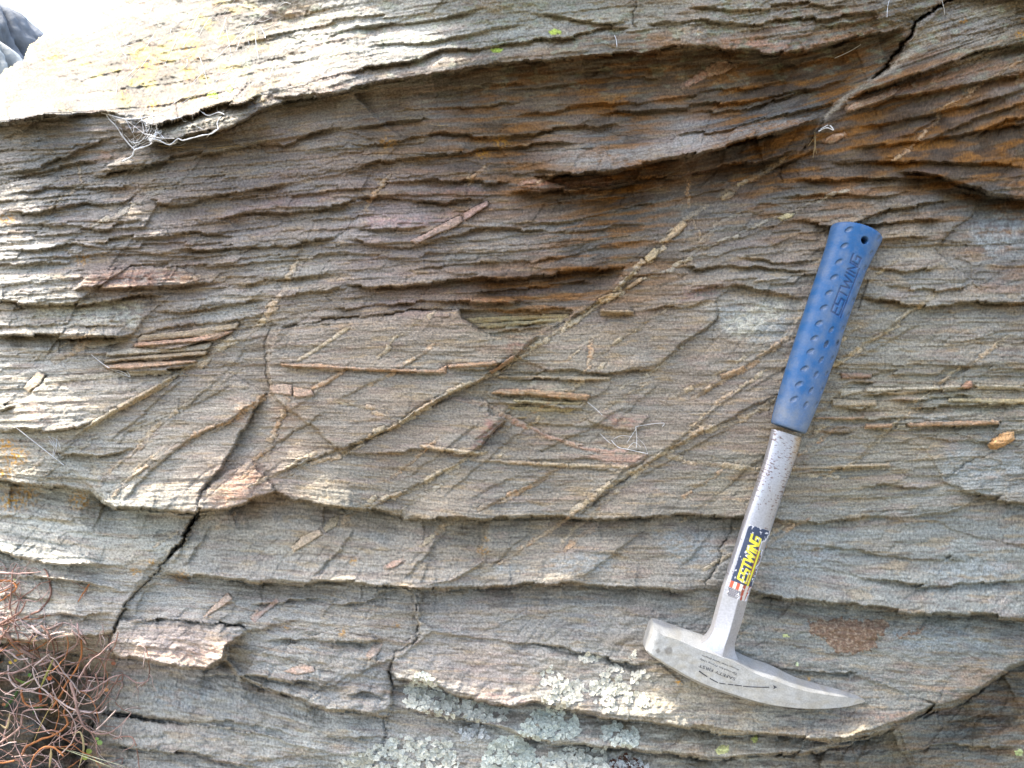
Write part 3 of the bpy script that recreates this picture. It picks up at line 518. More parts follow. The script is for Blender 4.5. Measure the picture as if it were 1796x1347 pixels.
# ------------------------------------------------------------------ slabs and blocks of the outcrop (name, label, outline, offset)
BLOCKS = [
 ('rock_slab','sunlit weathered top slab sloping back to the skyline',[(-1700,-600),(-1700,420),(-200,240),(0,213),(78,201),(185,197),(225,209),(270,215),(330,201),(400,182),(465,166),(480,100),(560,40),(600,-600)],0),
 ('rock_slab','grey top slab above the overhang lip',[(600,-600),(560,40),(480,100),(465,166),(530,150),(600,126),(680,111),(735,101),(770,86),(870,81),(930,71),(1000,61),(1060,46),(1113,41),(1115,-600)],0),
 ('rock_slab','rubbly lichened top bed right of the joint',[(1115,-600),(1113,41),(1196,42),(1320,50),(1440,44),(1590,38),(1670,0),(1900,-600)],0),
 ('rock_lip','pale lip of the overhang catching sun along its edge',[(225,209),(270,215),(330,201),(400,182),(465,166),(530,150),(600,126),(680,111),(735,101),(770,86),(870,81),(930,71),(1000,61),(1060,46),(1113,41),(1196,42),(1320,50),(1440,44),(1592,38),(1592,48),(1500,67),(1430,88),(1350,96),(1240,80),(1196,79),(1130,92),(1060,92),(985,99),(960,106),(860,112),(800,122),(735,132),(645,145),(600,160),(500,177),(460,189),(430,210),(380,230),(300,242),(250,252)],0),
 ('rock_bed','brown stained bed under the overhang',[(420,256),(500,250),(560,226),(600,223),(680,251),(780,233),(860,240),(1000,226),(1160,246),(1240,232),(1320,214),(1400,196),(1470,180),(1530,140),(1558,118),(1600,62),(1592,48),(1500,67),(1430,88),(1350,96),(1240,80),(1196,79),(1130,92),(1060,92),(985,99),(860,112),(735,132),(645,145),(600,160),(500,177),(460,189),(430,210),(380,230)],0),
 ('rock_bed','blue grey strip of bed with a lit lower edge',[(880,256),(1000,226),(1160,246),(1240,232),(1320,214),(1400,196),(1470,180),(1446,205),(1400,223),(1340,240),(1260,259),(1196,277),(1080,299),(1010,303),(940,312),(900,305)],2),
 ('rock_bed','dark slab tucked under the left end of the brow',[(-200,240),(0,214),(185,197),(250,252),(330,271),(240,291),(155,314),(0,318),(-200,330)],0),
 ('rock_bed','uppermost ragged bed at the left margin',[(-200,330),(0,318),(155,314),(330,271),(420,256),(600,223),(680,251),(600,302),(515,320),(390,343),(250,346),(120,361),(0,374),(-200,380)],0),
 ('rock_bed','stepped bed with thin dark gaps left of the pink lens',[(-200,380),(0,374),(120,361),(250,346),(390,343),(515,320),(600,302),(640,352),(600,412),(500,428),(300,440),(0,440),(-200,450)],0),
 ('rock_bed','ragged bed below the stepped layers at the left',[(-200,450),(0,440),(300,440),(500,428),(600,412),(620,500),(490,520),(362,490),(262,514),(200,526),(120,539),(0,531),(-200,530)],0),
 ('rock_bed','reddish ragged bed with small oblique veins above the centre',[(600,302),(660,282),(820,266),(880,256),(900,305),(940,312),(1010,303),(1080,299),(1196,277),(1260,259),(1340,240),(1340,281),(1260,292),(1196,306),(1080,323),(1000,331),(890,341),(860,341),(780,353),(680,346),(640,352)],0),
 ('rock_lens','pinkish lens shaped sliver under the grey strip',[(908,328),(960,311),(1040,307),(1078,312),(1070,324),(1000,331),(930,333)],3),
 ('rock_slab','pale plum slab ending at the thick pink vein',[(623,382),(650,372),(760,373),(820,362),(838,372),(760,396),(700,402),(640,402)],5),
 ('rock_block','brown block right of the dusty joint',[(1670,0),(1602,42),(1600,62),(1558,118),(1480,180),(1530,160),(1610,131),(1710,93),(1830,66),(2200,-60),(2200,-600),(1900,-600)],2),
 ('rock_bed','ochre wedge between two dark gaps at the right',[(1480,180),(1530,160),(1610,131),(1710,93),(1830,66),(2200,-60),(2200,40),(1830,124),(1720,145),(1640,160),(1570,171),(1530,191),(1486,202)],2),
 ('rock_bed','ochre overhanging wedge at the right margin',[(1412,262),(1440,225),(1486,202),(1570,171),(1640,160),(1720,145),(1830,124),(2200,40),(2200,330),(1830,350),(1740,342),(1700,327),(1640,311),(1380,320),(1340,302)],0),
 ('rock_bed','layered brown bed above the hammer grip',[(1340,302),(1380,320),(1640,311),(1682,336),(1684,350),(1640,357),(1560,367),(1470,402),(1390,388),(1300,420),(1200,440),(1196,400),(1260,350)],0),
 ('rock_bed','layered bed behind the hammer grip',[(1200,440),(1300,420),(1390,388),(1470,402),(1560,367),(1640,357),(1684,350),(1712,350),(1704,378),(1662,410),(1640,440),(1720,498),(1830,500),(1830,525),(1720,529),(1620,536),(1505,522),(1410,524),(1290,500),(1196,515)],0),
 ('rock_slab','smooth grey slab right of the hammer grip',[(1682,336),(1740,342),(1830,350),(2200,340),(2200,500),(1830,500),(1720,498),(1640,440),(1662,410),(1704,378),(1712,350)],-4),
 ('rock_bed','grey bed crossed by a thin dark seam above the centre',[(640,352),(860,341),(1000,331),(1196,306),(1340,281),(1340,302),(1260,350),(1160,420),(1100,468),(1050,475),(950,482),(800,492),(690,499),(620,500),(600,412)],0),
 ('rock_slab','dark recessed sliver under the long central ledge',[(690,499),(800,492),(950,482),(1050,475),(1098,468),(1080,500),(1010,545),(900,530),(800,526),(660,531),(600,545),(570,520)],-3),
 ('rock_lens','small reddish tongue above the notch',[(800,526),(850,521),(900,520),(914,524),(900,530),(830,532)],5),
 ('rock_slab','smooth central slab with a curved right end',[(466,640),(490,580),(600,555),(700,547),(805,543),(811,556),(832,571),(857,585),(890,592),(946,592),(930,605),(905,626),(890,640),(860,657),(790,690),(640,774),(600,795),(530,735),(475,690)],4),
 ('rock_notch','hollow with yellow ribs beside the central slab',[(807,542),(1010,545),(1000,560),(944,590),(890,591),(857,584),(832,570),(811,555)],-5),
 ('rock_slab','smooth slab with a plum coloured broken end below the long vein',[(600,800),(640,776),(740,718),(800,696),(858,706),(858,724),(888,736),(868,752),(846,782),(820,797),(740,790),(640,800)],5),
 ('rock_slab','ribbed yellowish plates right of the long vein',[(866,660),(960,650),(1078,660),(1062,688),(1036,700),(1022,718),(900,710),(850,694)],2),
 ('rock_lens','plum lens with a web at its tip',[(1028,738),(1060,722),(1140,730),(1128,742),(1110,757),(1060,752)],3),
 ('rock_lens','pink pointed wedge at the vein crossing',[(1015,800),(1050,786),(1136,797),(1120,812),(1095,824),(1030,818)],3),
 ('rock_slab','smooth brown slab left of the hammer grip',[(1080,516),(1118,548),(1255,526),(1262,548),(1252,570),(1202,602),(1156,642),(1080,656),(960,650),(905,626),(946,592),(1008,556)],1),
 ('rock_slab','pale scuffed patch of slab left of the hammer grip',[(1255,526),(1290,503),(1340,512),(1410,526),(1400,560),(1380,600),(1300,612),(1250,600),(1252,570),(1262,548)],-2),
 # left middle
 ('rock_lens','rust coloured lens with a rounded top at the left',[(130,510),(160,481),(230,466),(320,468),(364,490),(290,502),(170,506)],5),
 ('rock_slab','lit slab with a strong shadow under its lip at the left margin',[(-200,540),(0,531),(120,539),(200,526),(262,514),(300,516),(250,560),(236,582),(200,592),(100,590),(30,588),(-200,590)],3),
 ('rock_slab','tapered slab with a cream top edge at the left',[(-40,716),(34,704),(75,665),(200,656),(312,652),(240,700),(150,750),(60,757),(-40,750)],6),
 ('rock_slab','slanting slab with beaded veins at the left',[(60,757),(150,750),(240,700),(312,652),(400,655),(466,690),(440,732),(412,782),(388,822),(352,862),(340,897),(205,891),(182,880),(160,797),(100,792)],5),
 ('rock_slab','pale slab with orange lichen at the left margin',[(-400,760),(60,757),(100,792),(160,797),(182,880),(160,856),(0,846),(-400,840)],2),
 ('rock_block','broken pink stepped chips above the wide crack',[(340,897),(352,862),(400,826),(440,805),(470,840),(482,863),(440,876),(400,891)],7),
 ('rock_slab','long smooth slab overhanging the lower seam',[(482,863),(470,800),(530,740),(600,797),(740,790),(820,797),(846,782),(1015,800),(1095,824),(1060,868),(1012,905),(950,906),(850,913),(765,911),(700,906),(645,891),(570,886),(515,877)],2),
 # lower
 ('rock_slab','cream stepped slab left of the wide crack',[(-400,842),(0,847),(160,857),(182,881),(205,892),(340,900),(318,950),(278,1000),(226,1048),(206,1078),(196,1106),(190,1130),(60,1131),(-400,1110)],1),
 ('rock_slab','slab between the two seams right of the wide crack',[(345,900),(400,892),(482,864),(515,878),(645,892),(765,912),(850,914),(846,985),(840,1032),(735,1034),(660,1026),(540,1024),(450,1020),(390,1012),(285,1006),(318,950)],1),
 ('rock_slab','grey lichened slab left of the hammer shaft',[(850,914),(1060,910),(1292,907),(1287,930),(1266,960),(1262,988),(1240,1028),(1150,1036),(1080,1031),(1000,1021),(900,1027),(840,1032),(846,985)],1),
 ('rock_slab','grey slab with tilted pink chips below the seam',[(226,1048),(285,1006),(390,1012),(540,1024),(700,1032),(640,1090),(560,1110),(436,1100),(340,1091),(230,1086),(206,1078)],0),
 ('rock_block','pink nosed block overhanging the twigs',[(196,1108),(206,1082),(270,1087),(340,1092),(412,1095),(430,1106),(400,1131),(393,1153),(360,1171),(290,1166),(205,1152),(186,1141)],6),
 ('rock_block','crumbly block left of the vertical crack',[(560,1110),(640,1090),(700,1032),(728,1040),(732,1112),(690,1150),(684,1172),(690,1202),(686,1262),(560,1242),(500,1222),(420,1192),(450,1150)],3),
 ('rock_slab','grey slab at the foot of the face above the twigs',[(205,1152),(290,1166),(360,1171),(393,1153),(430,1106),(560,1110),(450,1150),(420,1192),(560,1242),(686,1264),(672,1300),(660,1340),(460,1352),(340,1322),(185,1302),(190,1230)],0),
 ('rock_slab','broad rounded slab with crusty lichen along its lower edge',[(732,1036),(900,1028),(1000,1022),(1150,1036),(1238,1030),(1312,1036),(1340,1100),(1148,1155),(1110,1166),(950,1131),(885,1125),(950,1180),(1000,1248),(940,1235),(900,1243),(820,1228),(760,1203),(700,1192),(684,1172),(692,1150),(736,1112),(728,1086)],1),
 ('rock_slab','sunny rounded ledge below the hammer head',[(885,1125),(950,1131),(1110,1166),(1148,1155),(1340,1160),(1520,1184),(1640,1243),(1572,1273),(1540,1290),(1480,1299),(1350,1292),(1250,1286),(1100,1263),(1000,1248),(950,1180)],1),
 ('rock_slab','thin ledge band near the bottom edge',[(684,1174),(700,1192),(760,1203),(900,1243),(1000,1248),(1250,1286),(1480,1299),(1540,1292),(1430,1316),(1350,1327),(1200,1327),(1020,1304),(900,1287),(850,1268),(690,1243)],0),
 ('rock_slab','lowest lichen covered ledge at the bottom edge',[(686,1245),(850,1268),(950,1303),(1100,1314),(1260,1332),(1400,1322),(1420,1420),(640,1420),(672,1300)],0),
 ('rock_slab','grey slab right of the hammer shaft',[(1292,907),(1400,916),(1500,908),(1660,900),(1720,872),(1830,884),(2400,890),(2400,1086),(1830,1085),(1720,1081),(1570,1071),(1420,1056),(1312,1036),(1240,1028),(1262,988)],1),
 ('rock_slab','grey slab with a brown crust patch behind the hammer head',[(1312,1036),(1420,1056),(1570,1071),(1720,1081),(1830,1085),(2400,1086),(2400,1120),(1830,1150),(1768,1174),(1702,1223),(1642,1243),(1520,1184),(1340,1160),(1340,1100)],0),
 ('rock_bed','recessed grey bed in the lower right corner',[(1390,1322),(1500,1303),(1572,1273),(1642,1243),(1702,1223),(1768,1174),(1830,1150),(2400,1120),(2400,1500),(1420,1440)],0),
 ('rock_bed','layered bed with pale ribs right of the grip',[(1440,640),(1600,640),(1830,640),(2400,640),(2400,760),(1830,760),(1600,770),(1420,765),(1430,700)],0),
 ('rock_slab','grey lichened slab at the right margin',[(1600,770),(1830,760),(2400,760),(2400,890),(1830,884),(1720,872),(1660,850),(1640,810)],2),
]
LAB = np.zeros((NY, NX), np.int32)
for k, (nm, lb, poly, dz) in enumerate(BLOCKS):
    sl, c = inpoly(poly, WX, WY)
    LAB[sl][c] = k + 1
tilt_r = np.random.default_rng(3)
dzs = np.array([0.0] + [b[3] for b in BLOCKS], f32)
DZ = dzs[LAB] * f32(2.1)
for k, (nm, lb, poly, dz) in enumerate(BLOCKS):
    sl, c = inpoly(poly, WX, WY); m = c & (LAB[sl] == k + 1)
    if not m.any(): continue
    yy = PY[sl]; xx = PX[sl]; y0, y1 = max(yy[m].min(), -26), min(yy[m].max(), 1373); x0, x1 = max(xx[m].min(), -26), min(xx[m].max(), 1822)
    gy = tilt_r.uniform(3, 9); gx = tilt_r.uniform(-4, 4)
    dzz = DZ[sl]; dzz[m] += (gy * np.clip((yy - (y0 + y1) / 2) / max(y1 - y0, 20), -.6, .6) + gx * np.clip((xx - (x0 + x1) / 2) / max(x1 - x0, 20), -.6, .6))[m]; DZ[sl] = dzz
# soften the offset by two grid cells so that slab edges are worn, not knife cut
for _ in range(1):
    q = np.pad(DZ, 1, 'edge'); DZ = (q[:-2, 1:-1] + q[2:, 1:-1] + q[1:-1, :-2] + q[1:-1, 2:] + 4 * q[1:-1, 1:-1]) / 8
Z += DZ

# ------------------------------------------------------------------ colour of the rock (albedo)
KA = 0.98
CPTS = [(60,150,98,90,73),(250,120,100,91,72),(400,60,108,102,88),(560,60,146,142,128),(700,60,168,168,158),(900,40,172,170,156),(1050,20,186,180,160),(1250,30,170,160,140),(1420,40,164,150,128),(1560,20,150,138,118),(1700,40,158,152,140),(1780,90,150,138,112),  # first points, top left: darkened in colour to offset the strong sun
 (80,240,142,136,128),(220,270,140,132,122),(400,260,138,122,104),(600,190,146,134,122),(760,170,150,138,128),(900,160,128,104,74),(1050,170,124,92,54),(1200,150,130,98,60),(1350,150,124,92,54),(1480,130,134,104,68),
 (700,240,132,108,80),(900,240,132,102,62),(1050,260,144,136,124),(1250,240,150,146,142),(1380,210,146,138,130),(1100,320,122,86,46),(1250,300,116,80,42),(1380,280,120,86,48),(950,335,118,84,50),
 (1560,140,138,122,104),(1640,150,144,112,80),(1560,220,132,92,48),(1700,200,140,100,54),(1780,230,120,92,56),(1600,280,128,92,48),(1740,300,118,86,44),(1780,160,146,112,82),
 (60,350,156,148,136),(60,430,164,158,148),(200,390,152,140,128),(350,380,138,118,104),(500,350,138,116,104),(560,400,152,140,128),(700,340,146,122,108),(700,395,160,142,134),(820,320,140,116,98),
 (60,500,172,164,148),(200,490,150,124,108),(330,490,152,128,106),(100,560,180,168,146),(400,540,158,148,132),(530,470,160,148,130),(650,450,142,122,108),(850,440,142,130,114),(1000,420,138,128,114),(1150,380,140,128,112),(1250,400,138,128,112),(1400,350,142,126,106),(1550,370,146,130,106),(1620,420,156,140,114),(1760,420,138,136,128),(1760,360,142,140,134),
 (900,505,126,86,52),(1000,500,130,92,58),(1080,490,140,112,78),(780,510,142,114,90),(700,520,146,118,100),
 (60,640,172,166,152),(300,610,166,140,112),(130,700,182,168,146),(250,780,178,164,142),(100,800,176,168,148),(400,720,168,152,130),(440,620,164,146,124),(650,600,158,140,116),(800,640,150,136,114),(900,560,154,140,104),(950,690,160,144,110),(700,760,150,132,110),(850,760,146,130,108),(1000,600,148,134,112),(1100,700,150,136,114),(1200,600,150,134,112),(1330,560,158,150,132),(1250,650,152,134,112),(1250,720,150,130,108),(1600,590,148,138,116),(1700,620,148,140,122),(1550,700,154,138,104),(1700,700,154,144,114),(1600,770,148,134,106),(1740,790,142,140,126),
 (150,860,176,170,150),(430,850,172,144,120),(600,860,152,140,118),(850,860,148,134,112),(1100,850,146,132,110),(1300,850,148,136,110),(1500,850,146,138,116),(1720,850,142,140,128),
 (80,920,192,186,166),(250,940,186,180,160),(80,1040,196,184,162),(170,1090,186,170,150),(450,950,172,158,134),(650,950,164,148,124),(900,950,158,142,116),(1150,960,156,140,116),(1250,980,154,148,136),(1500,950,138,138,126),(1700,960,136,138,128),(1400,1020,140,138,126),
 (300,1050,176,168,152),(500,1070,176,166,150),(650,1070,168,156,138),(850,1080,164,152,136),(1050,1090,158,150,136),(1400,1110,142,140,126),(1700,1120,142,142,130),(1250,1120,146,142,128),
 (300,1130,190,164,146),(500,1150,172,164,148),(640,1200,158,150,138),(850,1180,168,150,134),(1000,1190,170,160,142),(1250,1230,188,170,140),(1500,1220,152,148,132),(1640,1200,146,142,126),(1450,1290,160,148,126),
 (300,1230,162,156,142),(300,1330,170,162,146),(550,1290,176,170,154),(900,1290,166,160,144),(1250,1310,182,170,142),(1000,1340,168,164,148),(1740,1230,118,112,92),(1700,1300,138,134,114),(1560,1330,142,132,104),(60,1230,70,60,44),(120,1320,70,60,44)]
cp = np.array(CPTS, float); lin = srgb(cp[:, 2], cp[:, 3], cp[:, 4]) if False else np.stack([srgb(*c[2:]) for c in cp])
def colf(ch):
    def ev(X, Y):
        num = 0; den = 0
        for (x, y), v in zip(cp[:, :2], lin[:, ch]):
            w = 1.0 / ((X - x) ** 2 + ((Y - y) * 1.8) ** 2 + 900.0) ** 1.6; num = num + w * v; den = den + w
        return num / den
    return ev
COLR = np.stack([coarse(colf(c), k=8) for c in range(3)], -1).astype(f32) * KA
_g = COLR.mean(-1, keepdims=True); COLR = _g + (COLR - _g) * .66
# mineral banding and patches, following the bedding
def blend(mask, rgb, k=1.0):
    global COLR
    c = (np.asarray(srgb(*rgb)) * KA).astype(f32)
    m = (np.clip(mask, 0, 1) * k).astype(f32)[..., None]
    COLR = COLR * (1 - m) + c * m
band = fbm(PX / 120, SB / 7.5, 4, 81, .6); band2 = fbm(PX / 260, SB / 20, 3, 82)
COLR *= np.clip(1 + .17 * band + .13 * band2, .5, 1.6)[..., None]
warm = sm(.05, .6, fbm(PX / 150, SB / 24, 3, 83)); blend(warm, (156, 130, 100), .22)
cool = sm(.1, .6, fbm(PX / 120, SB / 26, 3, 84)); blend(cool, (138, 138, 132), .30)
pink = sm(.22, .6, fbm(PX / 90, SB / 15, 3, 85)); blend(pink, (152, 122, 110), .24)
och = sm(.30, .62, fbm(PX / 70, SB / 9, 3, 86)); blend(och, (172, 140, 88), .28 )
dark = sm(.34, .66, fbm(PX / 60, SB / 5, 3, 87)); blend(dark, (96, 84, 72), .5)
# brown iron stain of the sheltered overhang: streaks
st = np.clip(coarse(rbf([(0,200,0),(300,260,.1),(600,220,.15),(900,190,.8),(1100,180,1),(1300,160,1),(1480,120,.9),(1100,320,1),(1300,295,1),(900,330,.7),(1600,230,1),(1760,220,.9),(1650,290,1),(1780,310,.9),(1000,505,.9),(880,505,.8),(1080,500,.6),
 (600,400,0),(900,60,0),(1300,30,.1),(1700,60,.2),(1200,260,.1),(1000,270,.3),(1300,420,.1),(1600,420,.1),(900,440,0),(600,700,0),(1200,700,0),(1700,700,.0),(100,500,0),(100,900,0),(900,1000,0),(1700,1100,0),(900,1300,0),(1740,1240,.4),(100,1300,0),(800,560,0),(1000,580,0)], 40), k=8), 0, 1)
COLR *= (1 - .48 * st)[..., None]  # even darkening of the whole overhang, besides the streaks
blend(st * sm(-.15, .45, fbm(PX / 110, SB / 11, 4, 88)), (138, 90, 28), .8)
blend(st * sm(.15, .55, fbm(PX / 60, SB / 14, 4, 89)), (66, 50, 34), .6)
# broad rust flushes on particular slabs
def spot(pts, rgb, k, soft=9, tex=.0, seed=0):
    sl, d, arc, tot = pdist(pts + [pts[0]], 40, WX, WY)
    x = WX[sl]; y = WY[sl]; c = np.zeros(x.shape, bool)
    for i in range(len(pts)):
        x0, y0 = pts[i]; x1, y1 = pts[i - 1]
        if y0 != y1: c ^= ((y0 > y) != (y1 > y)) & (x < (x1 - x0) * (y - y0) / (y1 - y0) + x0)
    sd = np.where(c, np.abs(d), -np.abs(d))
    m = sm(-soft * .3, soft, sd)
    if tex: m = m * sm(-.35, .35, fbm(PX[sl] / 16, SB[sl] / 6, 3, 90 + seed) + tex)
    m = (np.clip(m, 0, 1) * k).astype(f32)[..., None]
    COLR[sl] = COLR[sl] * (1 - m) + (srgb(*rgb) * KA).astype(f32) * m
for pts, rgb, k in [([(130,512),(160,481),(230,466),(320,468),(364,490),(290,504),(170,508)],(150,106,84),.75),([(140,284),(180,262),(215,268),(190,288)],(206,160,136),.7),
  ([(908,330),(960,311),(1078,309),(1070,326),(930,336)],(166,116,96),.8),([(623,384),(650,372),(760,373),(838,365),(760,398),(640,404)],(176,140,134),.8),([(800,528),(850,520),(914,524),(900,532),(830,534)],(170,108,76),.8),
  ([(850,728),(888,734),(850,784),(820,797),(838,760)],(152,88,80),.75),([(892,600),(946,590),(935,608),(905,626),(880,618)],(146,92,78),.7),([(1060,724),(1140,730),(1110,757),(1050,748)],(158,110,98),.75),([(1030,804),(1136,797),(1100,824)],(180,122,96),.65),
  ([(400,890),(350,895),(400,830),(460,810),(470,850)],(190,134,104),.6),([(196,1130),(300,1140),(400,1110),(428,1106),(392,1156),(360,1170),(205,1152)],(206,166,142),.7),
  ([(30,720),(60,690),(100,740),(130,748),(60,757)],(188,148,132),.5),([(640,352),(780,320),(900,318),(860,342)],(150,106,92),.5),([(380,380),(480,345),(600,330),(600,352),(430,372)],(148,108,96),.55),
  ([(1196,66),(1320,56),(1350,72),(1440,70),(1580,46),(1500,64),(1430,88),(1350,95),(1240,79)],(204,150,124),.75),([(1500,178),(1600,140),(1796,92),(1796,118),(1640,156),(1520,188)],(180,132,104),.6),
  ([(820,1205),(900,1215),(960,1236),(900,1243),(830,1228)],(168,126,120),.6),([(1530,1180),(1700,1170),(1760,1172),(1700,1195)],(160,132,112),.5),([(1540,1250),(1620,1242),(1570,1272),(1500,1262)],(196,140,112),.55),
  ([(600,545),(690,515),(800,500),(900,496),(800,520),(660,532)],(158,112,88),.55),([(470,700),(540,690),(520,760),(470,790)],(160,126,98),.4),([(1196,300),(1300,285),(1380,268),(1330,286),(1200,308)],(160,96,54),.6),
  ([(1010,305),(1196,279),(1250,264),(1196,304),(1080,322)],(120,72,32),.6),([(500,250),(430,255),(300,275),(350,290),(480,270)],(140,110,84),.5),([(360,490),(320,500),(300,480),(350,470)],(170,124,70),.5),
  ([(1476,655),(1530,654),(1540,667),(1480,670)],(158,122,104),.6),([(1200,505),(1280,495),(1250,530),(1190,535)],(162,114,106),.55),([(400,700),(460,690),(440,735),(410,770)],(178,128,84),.4)]:
    spot(pts, rgb, k * .8, 20, .12)
# grey crustose lichen bloom on the right and lower slabs, then paler cream patches
for pts in [[(1690,400),(1760,350),(1796,380),(1790,440),(1720,450)],[(1660,780),(1740,800),(1796,790),(1796,850),(1700,860),(1640,830)],[(1320,920),(1420,930),(1500,960),(1440,1010),(1330,990)],[(960,965),(1060,960),(1090,1000),(1000,1015),(950,1000)],[(1130,930),(1250,930),(1270,990),(1180,1000)],[(860,985),(930,990),(930,1010),(870,1012)],[(1240,540),(1300,525),(1340,560),(1270,590)],[(1320,560),(1390,540),(1385,600),(1310,606)],[(230,1180),(300,1190),(400,1210),(330,1250),(240,1230)],[(1600,1000),(1750,960),(1790,1010),(1700,1040)],[(1590,720),(1680,730),(1640,760)],[(1500,1090),(1700,1095),(1740,1140),(1600,1150)]]:
    spot(pts, (150, 154, 152), .6, 16, .1, 3)
for pts in [[(1060,20),(1110,8),(1112,38),(1000,40),(960,30)],[(270,225),(340,205),(400,192),(440,190),(400,222),(300,240)],[(1300,540),(1370,520),(1390,545),(1300,600),(1262,572)],[(1690,20),(1760,8),(1780,28),(1700,34)],[(190,520),(260,528),(240,575),(60,560),(60,535)]]:
    spot(pts, (206, 200, 180), .55, 10, .2, 4)
spot([(960,290),(1000,268),(1160,248),(1320,216),(1450,186),(1440,206),(1340,240),(1196,275),(1080,296)], (150, 146, 140), .5, 12, .2, 6)  # blue grey rock of the strip, with its lit look put into the colour
# pale dust filling of the joint
for pts in [[(1640,30),(1660,60),(1560,130),(1500,168),(1450,215),(1440,205),(1490,160),(1580,100),(1600,60)]]:
    spot(pts, (172, 160, 142), .8, 6, .5, 5)
# orange and yellow lichen specks
lichm = np.zeros((NY, NX), f32)
for x, y, r, k in [(25,800,26,1),(10,780,18,1),(10,830,16,1),(40,870,30,.8),(20,880,24,1),(140,878,22,.9),(238,1003,10,1),(266,985,7,1),(12,385,14,.9),(145,455,14,.7),(320,1010,14,.6),(847,965,10,1),(852,945,6,1),(1690,36,7,1.2),(1790,60,9,1.1),(1228,55,5,1),(1796,35,6,1),(620,985,8,.8),(600,1110,10,.7),(255,110,26,.9),(330,85,26,.9),(268,180,14,1.1),(215,165,12,.7),(60,75,14,.7),(330,130,16,.7),(90,100,20,.6),(1192,1195,8,1.1),(500,1100,8,.8),(1195,1110,8,.8),(1420,1190,6,.6),(680,250,16,.5),(880,250,16,.6),(845,270,14,.5),(365,1080,8,.6),(695,1098,8,.6)]:
    sl = win([(x, y)], r * 2.2); dd = np.hypot(PX[sl] - x, (PY[sl] - y) * 1.3) / r
    lichm[sl] = np.maximum(lichm[sl], k * sm(1.5, .1, dd) * sm(-.1, .25, fbm(PX[sl] / 6, PY[sl] / 5, 3, 95)))
blend(lichm, (206, 146, 28), .9)
# yellow-green tint on the weathered top
blend(sm(.12, .5, fbm(PX / 40, PY / 26, 3, 96)) * sm(560, 300, PX) * sm(215, 150, PY), (196, 176, 92), .45)
blend(sm(.3, .6, fbm(PX / 30, PY / 16, 3, 97)) * sm(230, 60, PY), (150, 158, 136), .4)
COLR *= np.clip(1 + .13 * perlin(PX / 4, PY / 4, 98) + .12 * perlin(PX / 2.3 + .3, PY / 2.1, 100) + .12 * perlin(PX / 16, SB / 3, 99), .6, 1.5)[..., None]
COLR *= np.array([.985, 1.0, .975], f32)
_c = (.6 * sm(820, 1000, PY) + .4 * sm(1300, 1600, PX) * sm(380, 520, PY))[..., None]; COLR *= 1 + _c * np.array([-.02, 0, .02], f32)
